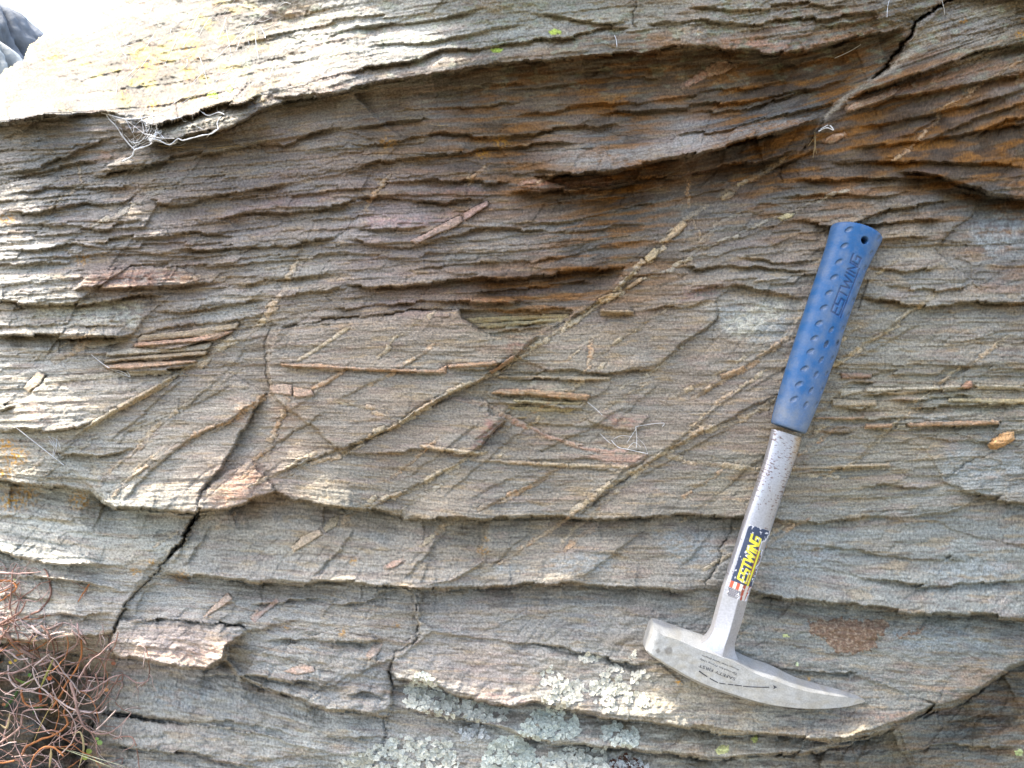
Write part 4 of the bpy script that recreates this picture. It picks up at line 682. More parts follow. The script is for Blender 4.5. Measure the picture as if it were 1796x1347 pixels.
# earth in the hollow behind the twigs is built further down; here the rock there stays rock
# ------------------------------------------------------------------ quartz veins: (label, points, width, height, kind of fill)
CREAM, ORNG, PINK, GREY = (200,180,144), (196,152,106), (194,148,126), (172,164,146)
VEINS = [
 ('long beaded quartz vein running up from the central slab to the overhang', [(545,815),(600,795),(640,774),(690,748),(740,720),(790,690),(830,672),(862,656),(905,626),(950,603),(1000,566),(1040,540),(1080,515),(1128,462),(1165,425),(1200,392),(1240,362)], 10, 5, CREAM, .85),
 ('upper end of the long vein below the overhang', [(1262,346),(1300,322),(1345,299),(1380,280)], 11, 4, CREAM, .6),
 ('thin vein beside the long vein, left of the grip', [(1095,500),(1180,470),(1230,440),(1300,408),(1340,390),(1390,376),(1430,352),(1490,332)], 7, 4, GREY, .6),
 ('short orange vein above the plum slab', [(640,368),(656,345),(668,326),(686,310)], 8, 4, ORNG, .8),
 ('short yellow vein under the overhang', [(818,322),(836,305),(858,290)], 8, 4, ORNG, .9),
 ('orange vein beads in the pink lens', [(912,322),(945,318),(972,304)], 11, 5, PINK, .9),
 ('pale vein beads under the brown stained overhang', [(1206,152),(1240,130),(1285,112)], 14, 6, PINK, .9),
 ('small vein stub at the left under the brow', [(139,292),(142,318)], 7, 3, CREAM, .9),
 ('pale blotchy vein at the left margin', [(82,372),(105,350),(135,332)], 8, 3, CREAM, .8),
 ('crumbled vein at the upper left', [(160,400),(200,380),(245,352),(285,332)], 9, 3, GREY, .6),
 ('vertical yellow vein trace under the overhang', [(1205,320),(1208,360)], 6, 2, ORNG, .9),
 ('short oblique vein trace left of the grip top', [(1218,385),(1230,420)], 5, 2, CREAM, .8),
 ('crumbled vein running down to the stacked plates', [(520,455),(488,520),(470,550),(430,585),(385,610),(350,636),(318,655)], 13, 5, CREAM, .7),
 ('thick white vein crossing the slanting slab', [(148,752),(200,720),(240,700),(290,672),(312,654)], 10, 4, CREAM, .95),
 ('dotted vein below the thick white vein', [(230,755),(290,730),(330,708),(372,676)], 7, 3, GREY, .75),
 ('long dotted vein on the slanting slab', [(196,872),(240,832),(300,790),(350,762),(400,740),(440,715),(476,690)], 9, 4, ORNG, .7),
 ('dotted vein at the lower left of the slanting slab', [(170,850),(205,812),(240,782),(275,755)], 8, 4, PINK, .6),
 ('steep tan vein right of the slanting slab', [(425,835),(458,796),(480,770),(498,730),(505,690)], 9, 4, ORNG, .9),
 ('knobbly vein block left of the stacked plates', [(95,635),(125,622),(150,603),(185,596)], 12, 6, CREAM, .8),
 ('faint vein on the central slab', [(520,634),(560,610),(600,583),(612,575)], 7, 3, CREAM, .95),
 ('tan beaded vein at the foot of the central slab', [(545,682),(575,668),(606,648)], 9, 4, ORNG, 1.),
 ('pinkish beaded vein falling to the right', [(800,697),(850,706),(876,726),(920,745),(960,768),(1000,779),(1040,790),(1100,796),(1132,800)], 9, 4, PINK, .8),
 ('thin vein below the long vein', [(590,702),(640,716),(680,724)], 8, 3, CREAM, .8),
 ('thin yellow rib under the plum ended slab', [(738,782),(790,790),(852,796)], 7, 4, CREAM, .95),
 ('yellow rib crossing below the pink wedge', [(828,807),(900,811),(1000,817),(1105,819)], 7, 4, CREAM, .95),
 ('dotted vein along the lower face', [(600,897),(660,882),(720,860),(760,838),(800,815),(850,790)], 8, 4, CREAM, .65),
 ('dotted vein with an orange bead on the lower face', [(840,895),(880,878),(936,850),(985,818)], 9, 4, ORNG, .7),
 ('long dotted vein right of the lower face', [(1000,902),(1060,858),(1110,828),(1170,790),(1235,757),(1300,735),(1340,714),(1368,692)], 10, 4, CREAM, .8),
 ('wavy vein left of the hammer shaft', [(1165,800),(1210,810),(1270,817),(1335,826)], 8, 4, CREAM, .9),
 ('broken vein left of the grip', [(1215,700),(1280,660),(1312,640),(1352,615),(1394,590)], 9, 4, ORNG, .8),
 ('thin broken vein below it', [(1200,765),(1250,715),(1300,680),(1345,650)], 6, 3, CREAM, .7),
 ('pale vein rising right of the grip', [(1462,640),(1500,616),(1545,590),(1590,556),(1640,515)], 9, 4, CREAM, .8),
 ('dotted vein right of the shaft', [(1445,838),(1500,812),(1545,768),(1580,736),(1620,708)], 7, 4, CREAM, .75),
 ('short rib right of the shaft', [(1398,836),(1440,834),(1475,838)], 5, 3, CREAM, .9),
 ('pink chip below the seam', [(676,996),(706,984)], 12, 5, PINK, 1.),
 ('pale chips right of the wide crack', [(322,952),(345,925),(372,905)], 10, 4, CREAM, .7),
 ('vein nubs left of the hammer shaft', [(995,965),(1010,950),(1040,925)], 9, 4, ORNG, .8),
 ('vein traces under the seam', [(740,955),(780,925),(800,912)], 9, 4, CREAM, .7),
 ('second pink chip on the grey lower slab', [(442,1084),(466,1064),(486,1048)], 9, 4, PINK, .9),
 ('pink vein in the ochre wedge', [(1486,192),(1530,176),(1572,158)], 15, 7, PINK, .95),
 ('tan oblique vein in the ochre wedge', [(1565,282),(1600,258),(1640,215),(1652,188),(1720,150),(1796,104)], 6, 3, ORNG, .8),
 ('pink vein nub under the joint', [(1446,248),(1480,236)], 13, 6, PINK, 1.),
 ('tan vein traces left of the joint', [(1300,375),(1262,392),(1225,425)], 8, 3, GREY, .5),
 ('pale vein stub above the ribbed plates', [(1040,600),(1034,640)], 8, 2, ORNG, .8),
 ('vein traces on the lower left lip', [(30,838),(60,815),(80,800)], 9, 3, CREAM, .8),
]
WXV = (PX + 2 * perlin(PX / 70, PY / 70, 3) + 7.0 * (h1(np.floor(SB / 8.5), 9) - .5) + 3.5 * (h1(np.floor(SB / 3.6), 10) - .5)).astype(f32); WYV = (PY + 1.5 * perlin(PX / 50, PY / 50, 4)).astype(f32); WXR = .12 * WX + .88 * PX; WYR = .12 * WY + .88 * PY
rm = np.random.default_rng(91)
for _ in range(34):                      # fainter parallels of the traced veins
    x = rm.uniform(40, 1660); y = rm.uniform(610, 1010) if x < 1380 else rm.uniform(540, 860); l = rm.uniform(60, 190); g = rm.uniform(.5, .9)
    VEINS.append((None, [(x, y), (x + .5 * l, y - .5 * l * g + rm.normal(0, 5)), (x + l, y - l * g)], rm.uniform(4.5, 7.5), 3, [CREAM, ORNG, GREY, CREAM][rm.integers(4)], rm.uniform(.45, .7)))
BEAD = np.zeros((NY, NX), np.int32)      # vein piece of each vertex
VEINID = np.zeros((NY, NX), np.int32)
rv = np.random.default_rng(17)
bead_meta = [None]; nbead = 0
for vi, (lb, pts, wd, ht, rgb, dens) in enumerate(VEINS):
    rib = dens >= .95; wd = wd * (1.15 if rib else 1.25); ht = ht * (.8 if rib else .45)
    sl, d, arc, tot = pdist(pts, 30, WXR if rib else WXV, WYR if rib else WYV)
    # break into pieces
    s = 0.0; brk = [0.0]
    while s < tot:
        s += rv.uniform(.9, 2.9) * wd * (3.6 if rib else 1.0) + 3; brk.append(min(s, tot + .1))
    brk = np.array(brk); idx = np.clip(np.searchsorted(brk, arc, 'right') - 1, 0, len(brk) - 2)
    n = len(brk) - 1
    keep = rv.random(n) < (dens if dens > .97 else dens * .9); bw = rv.uniform(.8, 1.05, n) if rib else rv.uniform(.4, 1.2, n); bh = rv.uniform(.45, 1.15, n); bt = rv.normal(0, .16, n); off = rv.normal(0, (.05 if rib else .17) * wd, n)
    hue = rv.random(n)
    l0, l1 = brk[idx], brk[idx + 1]; e = np.minimum(arc - l0, l1 - arc)
    dd = d + off[idx] + (.4 if rib else 1.1) * perlin(PX[sl] / 5, PY[sl] / 5, 14)
    hw = .5 * wd * bw[idx] * np.clip(.98 + (.15 if rib else .35) * perlin(arc / 9, arc * 0 + vi, 29), .5, 1.4) * (0.8 + .2 * sm(0, .25 * wd, e)) * (.5 + .5 * sm(0, wd, arc) * sm(0, wd, tot - arc))
    inside = (np.abs(dd) < hw) & (e > .7) & keep[idx] & (np.abs(d) < wd * 1.3)
    trace = (np.abs(dd) < wd * .36) & (np.abs(d) < wd)
    prof = sm(0, 1.7, hw - np.abs(dd)) * sm(.2, 1.4, e) * keep[idx]
    tiltp = 1 + bt[idx] * dd / max(wd, 1) * 3
    top = 1 + .25 * perlin(PX[sl] / 4, PY[sl] / 4, 15)
    h = .8 * ht * bh[idx] * prof * tiltp * top
    groove = -(.5 * ht + .5) * np.exp(-((np.abs(dd) - hw - 1.2) / 1.8) ** 2) * np.where(dd < 0, 1.0, .45) * (np.abs(d) < wd * 2)
    step = (2.4 if ht > 5 else 1.2) * rv.choice([1, 1, 1, -.6]) * np.tanh(d / 2.5) * np.exp(-np.abs(d) / 24) * sm(0, 30, arc) * sm(0, 30, tot - arc)
    Z[sl] += h.astype(f32) + groove.astype(f32) + step.astype(f32)
    base = srgb(*rgb) * KA; alt = srgb(*(CREAM if rgb != CREAM else ORNG)) * KA; pal = srgb(214, 204, 182) * KA
    mixf = np.clip(hue * 1.4 - .4, 0, 1)[idx][..., None] * .55
    c = base * (1 - mixf) + alt * mixf
    pm = np.clip(.5 * perlin(PX[sl] / 7, PY[sl] / 6, 16) + .15, 0, 1)[..., None]; c = c * (1 - pm) + pal * pm
    c *= np.clip(1 + .25 * fbm(PX[sl] / 9, PY[sl] / 7, 2, 18), .6, 1.3)[..., None]
    m = (np.where(inside, .62, 0) * sm(-.6, 1.6, hw - np.abs(dd)) + np.where(~inside & trace, .30 * dens, 0))[..., None].astype(f32)
    COLR[sl] = COLR[sl] * (1 - m) + c.astype(f32) * m
    bz = BEAD[sl]; vz = VEINID[sl]
    for q in range(n):
        if lb is None or not keep[q] or brk[q + 1] - brk[q] < 4: continue
        mk = inside & (idx == q)
        if mk.sum() < 14: continue
        nbead += 1; bead_meta.append(vi); bz[mk] = nbead; vz[mk] = 0
    vz[((~inside & trace) if lb else inside) & (bz == 0)] = vi + 1
    BEAD[sl] = bz; VEINID[sl] = vz
print('vein pieces', nbead)
# thin straight plates and chunky chips: flat tops, crisp ends (outline, height, colour, name)
TAN, RUST, PALE, YEL = (182,158,122), (188,144,104), (200,188,162), (184,166,118)
PLANKS = [
 ([(242,593),(247,588),(333,578),(417,565),(422,568),(413,577),(367,588),(320,593),(240,600)],9,TAN),([(233,603),(243,600),(333,592),(410,578),(408,583),(377,597),(313,602),(237,609)],11,(196,148,116)),([(187,617),(230,610),(300,612),(373,598),(367,613),(310,617),(233,622),(185,625)],9,PALE),([(182,630),(233,625),(310,618),(367,614),(360,623),(300,627),(233,632),(182,637)],10,TAN),([(180,640),(233,634),(343,630),(347,635),(283,642),(230,647),(187,647)],10,(196,152,112)),
 ([(145,606),(165,596),(222,592),(225,598),(190,606),(160,612)],7,PALE),([(75,662),(200,652),(300,648),(304,656),(200,662),(78,674)],4,PALE),
 ([(873,658),(1073,660),(1070,668),(1033,667),(933,663),(873,663)],5,TAN),([(863,687),(877,682),(933,683),(1037,692),(1030,702),(967,698),(900,693),(863,691)],7,RUST),([(900,700),(1022,705),(1018,710),(933,707),(900,705)],6,YEL),([(893,712),(1010,717),(1000,723),(933,722),(890,717)],4,YEL),
 ([(813,557),(1000,550),(997,557),(830,567)],5,YEL),([(830,568),(990,558),(983,565),(853,577)],4,YEL),
 ([(785,640),(840,635),(870,633),(873,642),(840,643),(787,646)],9,RUST),([(858,650),(867,647),(893,627),(903,622),(899,633),(880,647),(862,656)],10,(198,144,102)),([(490,638),(560,638),(600,643),(650,646),(767,649),(784,640),(783,655),(760,654),(650,652),(600,648),(495,643)],7,RUST),
 ([(1053,543),(1113,545),(1112,553),(1053,555)],8,TAN),([(1474,653),(1529,655),(1529,663),(1476,665)],6,(166,126,104)),([(1473,682),(1513,680),(1513,688),(1473,697)],5,PALE),([(1518,680),(1580,679),(1582,685),(1519,688)],6,PALE),([(1584,679),(1646,677),(1648,683),(1585,685)],6,PALE),([(1556,687),(1609,684),(1609,691),(1559,694)],6,TAN),([(1459,699),(1538,702),(1538,712),(1459,713)],8,TAN),
 ([(1650,676),(1684,674),(1685,681),(1651,682)],5,PALE),([(1710,674),(1796,678),(1840,679),(1840,687),(1796,686),(1712,682)],6,PALE),([(1663,698),(1796,700),(1840,701),(1840,710),(1796,710),(1663,705)],6,YEL),([(1518,743),(1566,743),(1566,750),(1516,752)],7,RUST),([(1572,745),(1588,743),(1590,750),(1573,751)],5,PALE),([(1590,742),(1696,738),(1753,737),(1754,745),(1696,747),(1593,749)],7,RUST),([(1383,818),(1470,815),(1563,812),(1563,818),(1470,821),(1383,824)],5,TAN),([(1429,730),(1516,730),(1516,735),(1429,735)],5,RUST),
 ([(720,421),(747,409),(787,386),(808,377),(812,388),(800,398),(760,414),(730,429)],8,(184,152,132)),([(811,376),(832,362),(855,352),(858,360),(832,377),(815,387)],9,(190,154,138)),([(472,677),(500,673),(512,676),(512,694),(473,689)],5,(190,160,138)),([(514,678),(547,684),(551,694),(522,698),(513,694)],6,(192,156,130)),([(40,680),(66,651),(81,657),(70,674),(50,688)],9,(214,188,150)),
 ([(1686,678),(1696,668),(1706,667),(1705,681),(1692,683)],8,(190,136,106)),([(353,1084),(377,1060),(400,1039),(408,1049),(404,1056),(363,1081)],7,(206,170,142)),([(496,1178),(530,1164),(550,1169),(553,1179),(520,1184)],7,(206,166,138)),([(510,960),(530,941),(561,927),(566,938),(541,953),(515,969)],6,(206,180,148)),([(566,926),(580,908),(596,904),(590,922),(572,934)],5,(206,186,148)),
 ([(440,1086),(468,1062),(484,1050),(488,1058),(464,1076),(446,1094)],5,(196,158,138)),([(640,1150),(655,1130),(672,1128),(664,1146),(648,1158)],6,(196,164,138)),([(1015,800),(1060,797),(1136,797),(1112,812),(1060,810)],2,(170,136,116)),([(1094,506),(1116,490),(1128,484),(1126,494),(1104,508)],6,(196,164,122)),([(1048,524),(1072,514),(1094,512),(1076,526),(1054,534)],8,(206,170,124)),([(1450,640),(1466,630),(1478,632),(1470,644),(1456,646)],6,(188,168,126)),
 ([(1130,452),(1146,436),(1158,436),(1152,452),(1136,462)],6,(200,178,134)),([(1162,426),(1180,402),(1200,386),(1206,394),(1190,412),(1172,424)],6,(204,172,128)),([(1262,346),(1278,336),(1290,338),(1282,348),(1266,352)],5,(196,170,128)),([(1364,382),(1378,374),(1394,374),(1390,381),(1370,388)],5,(206,190,138)),([(1262,656),(1280,652),(1306,640),(1310,648),(1284,662),(1266,664)],4,(190,150,106)),
]
PLK = np.zeros((NY, NX), np.int32)
rk = np.random.default_rng(29)
wx = WXR + .5 * perlin(PX / 7, PY / 7, 161); wy = WYR + .5 * perlin(PX / 7, PY / 7, 162)
for k, (poly, ht, rgb) in enumerate(PLANKS):
    sl, c = inpoly(poly, wx, wy)
    if c.sum() < 10: continue
    if poly[0][1] > 900: ht = ht * .5
    sl2, d, arc, tot = pdist(poly + [poly[0]], 30, wx, wy)
    full = np.zeros((NY, NX), bool); full[sl] = c; cc = full[sl2]; x = PX[sl2]; y = PY[sl2]; zz_ = Z[sl2]
    A_ = np.stack([x[cc], y[cc], np.ones(cc.sum())], -1); co = np.linalg.lstsq(A_, zz_[cc], rcond=None)[0]
    pl = co[0] * x + co[1] * y + co[2]
    p0 = np.array(poly); dv = p0 - p0.mean(0); u_, s_, vt = np.linalg.svd(dv, full_matrices=False); ax = vt[0]; per = np.array([-ax[1], ax[0]]); per = per if per[1] > 0 else -per
    q_ = (x - p0[:, 0].mean()) * per[0] + (y - p0[:, 1].mean()) * per[1]; l_ = (x - p0[:, 0].mean()) * ax[0] + (y - p0[:, 1].mean()) * ax[1]
    lines = .8 * perlin(l_ / 90 + k, q_ / 1.9, 163) + .5 * perlin(l_ / 12, q_ / 4 + k, 164)
    top = pl + .8 * ht + .18 * q_ + rk.normal(0, .01) * l_ + .25 * (zz_ - pl) + lines
    w = sm(.0, 1.6, np.abs(d)) * cc
    zz_ = zz_ * (1 - w) + top * w - np.where(~cc, (.35 * ht) * np.exp(-np.abs(d) / 2.6), 0)
    Z[sl2] = zz_
    cl = srgb(*rgb) * KA * np.clip(1 + .30 * perlin(l_ / 60 + k, q_ / 2.4, 165) + .22 * fbm(x / 9, y / 7, 2, 166), .5, 1.5)[..., None]
    m = (cc * (.34 + .26 * sm(-.3, .3, perlin(x / 14, y / 8, 167))))[..., None].astype(f32)
    COLR[sl2] = COLR[sl2] * (1 - m) + cl.astype(f32) * m
    pk = PLK[sl2]; pk[cc] = k + 1; PLK[sl2] = pk
    b_ = BEAD[sl2]; b_[cc] = 0; BEAD[sl2] = b_; v_ = VEINID[sl2]; v_[cc] = 0; VEINID[sl2] = v_
# loose-looking pale stone wedged at the right, brown crust, lime lichen spots: patches with their own edge
PATCH = [
 ('quartz_stone','pale orange stone standing out at the right margin','stone',[(1732,782),(1740,770),(1762,758),(1778,757),(1781,770),(1768,780),(1750,788),(1737,789)],13,(214,166,110),None),
 ('crust_lichen','brown crusty patch on the grey slab behind the hammer head','lichen',[(1418,1090),(1470,1086),(1560,1090),(1553,1106),(1540,1118),(1538,1136),(1508,1146),(1470,1146),(1452,1126),(1424,1112)],1.0,(122,94,72),(152,130,106)),
 ('crust_lichen','small brown crusty patch right of the larger one','lichen',[(1572,1116),(1596,1106),(1624,1100),(1612,1112),(1590,1117)],.8,(128,100,78),(156,134,110)),
 ('lime_lichen','lime green lichen spot left of its smaller twin below the sunlit slab','lichen',[(362,166),(372,160),(384,164),(380,173),(366,174)],1.2,(188,206,96),None),
 ('lime_lichen','smaller lime green lichen spot above the sunlit lip','lichen',[(393,158),(402,151),(409,156),(402,164)],1.2,(188,206,96),None),
 ('lime_lichen','lime lichen spot just above the lip at top centre','lichen',[(962,54),(974,50),(986,55),(984,60),(966,60)],1.4,(186,204,88),None),
 ('lime_lichen','lime lichen spot in the dark gap of the lip','lichen',[(860,86),(872,82),(882,86),(878,92),(864,92)],1.4,(176,198,80),None),
 ('lime_lichen','pale yellow lichen smear on the lowest ledge below the hammer','lichen',[(1254,1316),(1266,1306),(1280,1308),(1276,1320),(1260,1324)],1.2,(212,212,140),None),
 ('lime_lichen','small yellow lichen fleck on the lowest ledge','lichen',[(1318,1296),(1328,1288),(1330,1298),(1322,1304)],1.2,(202,208,120),None),
 ('lime_lichen','pale lichen fleck nearest the lower right corner','lichen',[(1780,1318),(1790,1312),(1796,1318),(1792,1326),(1782,1326)],1.2,(196,212,150),None),
 ('lime_lichen','pale green fleck beside the hammer neck','lichen',[(1396,1160),(1402,1164),(1402,1170),(1396,1167)],.8,(206,216,170),None),
 ('lime_lichen','yellow fleck left of the brown crust','lichen',[(1371,1113),(1380,1112),(1384,1117),(1375,1118)],.8,(206,210,140),None),
]
PID = np.zeros((NY, NX), np.int32)
def pwarp(wa): return (WX2 + wa * perlin(PX / (4 * wa ** .6), PY / (4 * wa ** .6), 20) + wa * .5 * perlin(PX / 4, PY / 4, 21), WY2 + wa * perlin(PX / (4 * wa ** .6), PY / (4 * wa ** .6), 23) + wa * .5 * perlin(PX / 4, PY / 4, 22))
PWS = pwarp(1.0); PWL = pwarp(5.0)
for k, (nm, lb, ct, poly, ht, rgb, rgb2) in enumerate(PATCH):
    sl, c = inpoly(poly, *(PWL if rgb2 else PWS))
    sl2, d, arc, tot = pdist(poly + [poly[0]], 30, WX2, WY2)
    full = np.zeros((NY, NX), bool); full[sl] = c; cc = full[sl2]
    if ht > 5:
        Z[sl2] += np.where(cc, ht * sm(0, 6, np.abs(d)) * (1 + .2 * perlin(PX[sl2] / 9, PY[sl2] / 9, 24)), -3 * np.exp(-np.abs(d) / 4))
    else: Z[sl2] += np.where(cc, ht * (.5 + .8 * np.abs(perlin(PX[sl2] / 4, PY[sl2] / 4, 24))), 0)
    base = srgb(*rgb) * KA
    cl = np.broadcast_to(base, cc.shape + (3,)) * np.clip(1 + .35 * perlin(PX[sl2] / 5, PY[sl2] / 5, 25), .5, 1.5)[..., None]
    if rgb2:
        m2 = sm(.12, .3, fbm(PX[sl2] / 7 , PY[sl2] / 5, 3, 26) - .06 + .25 * np.exp(-np.abs(d) / 6))[..., None]; cl = cl * (1 - m2) + srgb(*rgb2) * KA * m2
    full2 = COLR[sl2]; full2[cc] = .88 * cl[cc] + .12 * full2[cc]; COLR[sl2] = full2
    p = PID[sl2]; p[cc] = k + 1; PID[sl2] = p
# cap the steepest one-cell jumps and read-out helper
def z_at(px, py):
    i = np.clip(np.searchsorted(XS, px), 1, NX - 1); j = np.clip(np.searchsorted(YS, py), 1, NY - 1)
    fx = np.clip((px - XS[i - 1]) / (XS[i] - XS[i - 1]), 0, 1); fy = np.clip((py - YS[j - 1]) / (YS[j] - YS[j - 1]), 0, 1)
    return (Z[j - 1, i - 1] * (1 - fx) + Z[j - 1, i] * fx) * (1 - fy) + (Z[j, i - 1] * (1 - fx) + Z[j, i] * fx) * fy

# ------------------------------------------------------------------ skyline and mesh building
SKYL = [(-1700,560),(-500,330),(-200,215),(0,129),(40,103),(50,80),(87,52),(100,44),(133,33),(153,21),(182,1),(260,-60),(420,-160),(900,-330),(1500,-420),(3400,-480)]
skyy = np.interp(XS, [p[0] for p in SKYL], [p[1] for p in SKYL])
WS = 3 * perlin(XS / 14, XS * 0 + .5, 27) + 2 * perlin(XS / 5, XS * 0 + .5, 28)
skyy = skyy + WS
dsk = PY - skyy[None, :]
Z -= 90 * np.exp(-np.clip(dsk, 0, None) / 16)                # rounds off towards the skyline
VW = P(PX, PY, Z).reshape(-1, 3)
UVW = np.stack([PX.ravel() * f32(S), -SB.ravel() * f32(S)], -1)
LIN = np.clip(1 - .82 * sm(960, 1080, PY) - .75 * sm(230, 160, PY) * sm(700, 400, PX), .12, 1) * np.where(BEAD > 0, .3, 1)
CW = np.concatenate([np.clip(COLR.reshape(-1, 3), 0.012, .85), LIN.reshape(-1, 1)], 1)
valid = (dsk[1:, :-1] > 0)
def q(a): return a[1:, :-1]
lab = q(LAB).copy(); bead = q(BEAD); vein = q(VEINID); pid = q(PID)
i00 = (np.arange(NY - 1)[:, None] * NX + np.arange(NX - 1)[None, :])
QUADS = np.stack([i00, i00 + NX, i00 + NX + 1, i00 + 1], -1)     # seen from the front, counter-clockwise
NB = len(BLOCKS); NV = len(VEINS)
code = lab.copy()
code = np.where(vein > 0, 1000 + vein, code); code = np.where(bead > 0, 2000 + bead, code); code = np.where(q(PLK) > 0, 700 + q(PLK), code); code = np.where(pid > 0, 500 + pid, code)
code = np.where(valid, code, -1)
flat = code.ravel(); order = np.argsort(flat, kind='stable'); sf = flat[order]
cuts = np.flatnonzero(np.diff(sf)) + 1
groups = {int(sf[a]): order[a:b] for a, b in zip(np.r_[0, cuts], np.r_[cuts, len(sf)])}
QF = QUADS.reshape(-1, 4)
CAMP = np.array([0, -D, ZC])
def piece(name, cd, depth, parent=None):
    f = QF[groups[cd]]
    used, inv = np.unique(f.ravel(), return_inverse=True)
    f = inv.reshape(-1, 4); v = VW[used]; uv = UVW[used]; c = CW[used]
    # edge wall going back into the rock so that every piece has a body
    e = np.concatenate([f[:, [0, 1]], f[:, [1, 2]], f[:, [2, 3]], f[:, [3, 0]]])
    key = np.sort(e, 1); kk = key[:, 0].astype(np.int64) * len(v) + key[:, 1]
    _, first, cnt = np.unique(kk, return_index=True, return_counts=True)
    be = e[first[cnt == 1]]
    bv, binv = np.unique(be.ravel(), return_inverse=True); bi = binv.reshape(-1, 2)
    ray = v[bv] - CAMP; ray /= np.linalg.norm(ray, axis=1)[:, None]
    ext = np.full((len(bv), 1), depth)
    nv = v[bv] + ray * ext
    if depth > .2: nv[:, 2] -= .05
    n0 = len(v)
    walls = np.stack([be[:, 1], be[:, 0], n0 + bi[:, 0], n0 + bi[:, 1]], -1)
    V = np.concatenate([v, nv]); U = np.concatenate([uv, uv[bv]]); Cc = np.concatenate([c, c[bv]])
    return make_mesh(name, V, np.concatenate([f, walls]), M_ROCK, parent, col=Cc, uv=U)
outcrop = piece('rock_outcrop', 0, .012)
tag(outcrop, 'steep face of layered grey and brown slate', None, None, 'structure')
slabs = {}
for k, (nm, lb, poly, dz) in enumerate(BLOCKS):
    if k + 1 in groups:
        top = any(p[1] < -300 for p in poly)
        o = piece(nm, k + 1, .45 if top else .02, outcrop); o['label'] = lb; slabs[k + 1] = o
veins = {}
for vi, v in enumerate(VEINS):
    if 1000 + vi + 1 in groups:
        o = piece('quartz_vein', 1000 + vi + 1, .003, outcrop); veins[vi] = o
        if v[0]: o['label'] = v[0]
for b in range(1, nbead + 1):
    if 2000 + b in groups: piece('vein_piece', 2000 + b, .003, veins.get(bead_meta[b], outcrop))
for k in range(len(PLANKS)):
    if 700 + k + 1 in groups: piece('rock_plate', 700 + k + 1, .003, outcrop)
for k, (nm, lb, ct, poly, ht, rgb, rgb2) in enumerate(PATCH):
    if 500 + k + 1 in groups:
        o = piece(nm, 500 + k + 1, .003); tag(o, lb, ct, {'lime_lichen': 'lime lichen spots', 'crust_lichen': 'brown crust patches'}.get(nm))

# ------------------------------------------------------------------ ground and the crag behind
def grid_mesh(name, x0, x1, y0, y1, n, fn, mat):
    xs = np.sign(np.linspace(-1, 1, n)) * np.abs(np.linspace(-1, 1, n)) ** 3
    X, Y = np.meshgrid((x0 + x1) / 2 + xs * (x1 - x0) / 2, (y0 + y1) / 2 + xs * (y1 - y0) / 2)
    V = np.stack([X, Y, fn(X, Y)], -1).reshape(-1, 3)
    i = (np.arange(n - 1)[:, None] * n + np.arange(n - 1)[None, :]).ravel()
    return make_mesh(name, V, np.stack([i, i + 1, i + n + 1, i + n], -1), mat, origin=np.zeros(3))
M_GROUND = simple_mat('dry_grassy_soil', (.12, .105, .07), .95, 0, .5, 6, .01)
ground = grid_mesh('ground', -1500, 1500, -1500, 1500, 160, lambda x, y: .03 * np.sin(x * 1.3) * np.cos(y * 1.1) * np.exp(-(x * x + y * y) / 400), M_GROUND)
tag(ground, 'dry grassy ground around the outcrop', None, None, 'structure')
# ------------------------------------------------------------------ the hammer, leaning on the face
def attr2(m):
    return m
def metal_material(name, rough, base_attr='Col', flecks=0.0):
    m, nt, b = new_mat(name); L = nt.links
    at = nd(nt, 'ShaderNodeAttribute'); at.attribute_name = 'Col'
    tc = nd(nt, 'ShaderNodeTexCoord')
    n = nd(nt, 'ShaderNodeTexNoise'); n.inputs['Scale'].default_value = 900; n.inputs['Detail'].default_value = 5; L.new(tc.outputs['Object'], n.inputs['Vector'])
    n2 = nd(nt, 'ShaderNodeTexNoise'); n2.inputs['Scale'].default_value = 90; n2.inputs['Detail'].default_value = 4; L.new(tc.outputs['Object'], n2.inputs['Vector'])
    mr = nd(nt, 'ShaderNodeMapRange'); mr.inputs['From Min'].default_value = .3; mr.inputs['From Max'].default_value = .7; mr.inputs['To Min'].default_value = .86; mr.inputs['To Max'].default_value = 1.12
    L.new(n.outputs['Fac'], mr.inputs['Value'])
    vm = nd(nt, 'ShaderNodeVectorMath', operation='SCALE'); L.new(at.outputs['Color'], vm.inputs[0]); L.new(mr.outputs[0], vm.inputs['Scale']); L.new(vm.outputs[0], b.inputs['Base Color'])
    mr2 = nd(nt, 'ShaderNodeMapRange'); mr2.inputs['From Min'].default_value = .3; mr2.inputs['From Max'].default_value = .7; mr2.inputs['To Min'].default_value = rough - .1; mr2.inputs['To Max'].default_value = rough + .14
    L.new(n2.outputs['Fac'], mr2.inputs['Value']); L.new(mr2.outputs[0], b.inputs['Roughness'])
    b.inputs['Metallic'].default_value = .62
    bp = nd(nt, 'ShaderNodeBump'); bp.inputs['Strength'].default_value = .25; bp.inputs['Distance'].default_value = .0002
    L.new(n.outputs['Fac'], bp.inputs['Height']); L.new(bp.outputs[0], b.inputs['Normal'])
    return m
M_STEEL = metal_material('polished_steel', .38); M_HEAD = metal_material('forged_steel', .46)
M_GRIP = attr_mat('blue_vinyl', .52, 0, .10, 700, .00015, .45)
M_STICK = attr_mat('printed_sticker', .45, 0, .08, 900, 0, .4)
M_INK = simple_mat('black_ink', (.05, .05, .055), .6, 0, .3, 900)
HA = np.array([1503.5, 400.0]); HB = np.array([1375.5, 773.0]); HL = np.linalg.norm(HB - HA)
ha = (HB - HA) / HL; hn = np.array([-ha[1], ha[0]]); hn = hn if hn[0] > 0 else -hn
def loc(p): p = np.asarray(p, float) - HA; return p @ ha, p @ hn
def rock_top(poly, pc):
    sl, c = inpoly(poly, PX, PY); return float(np.percentile(Z[sl][c], pc))
GT = 25.0; HT = 27.0
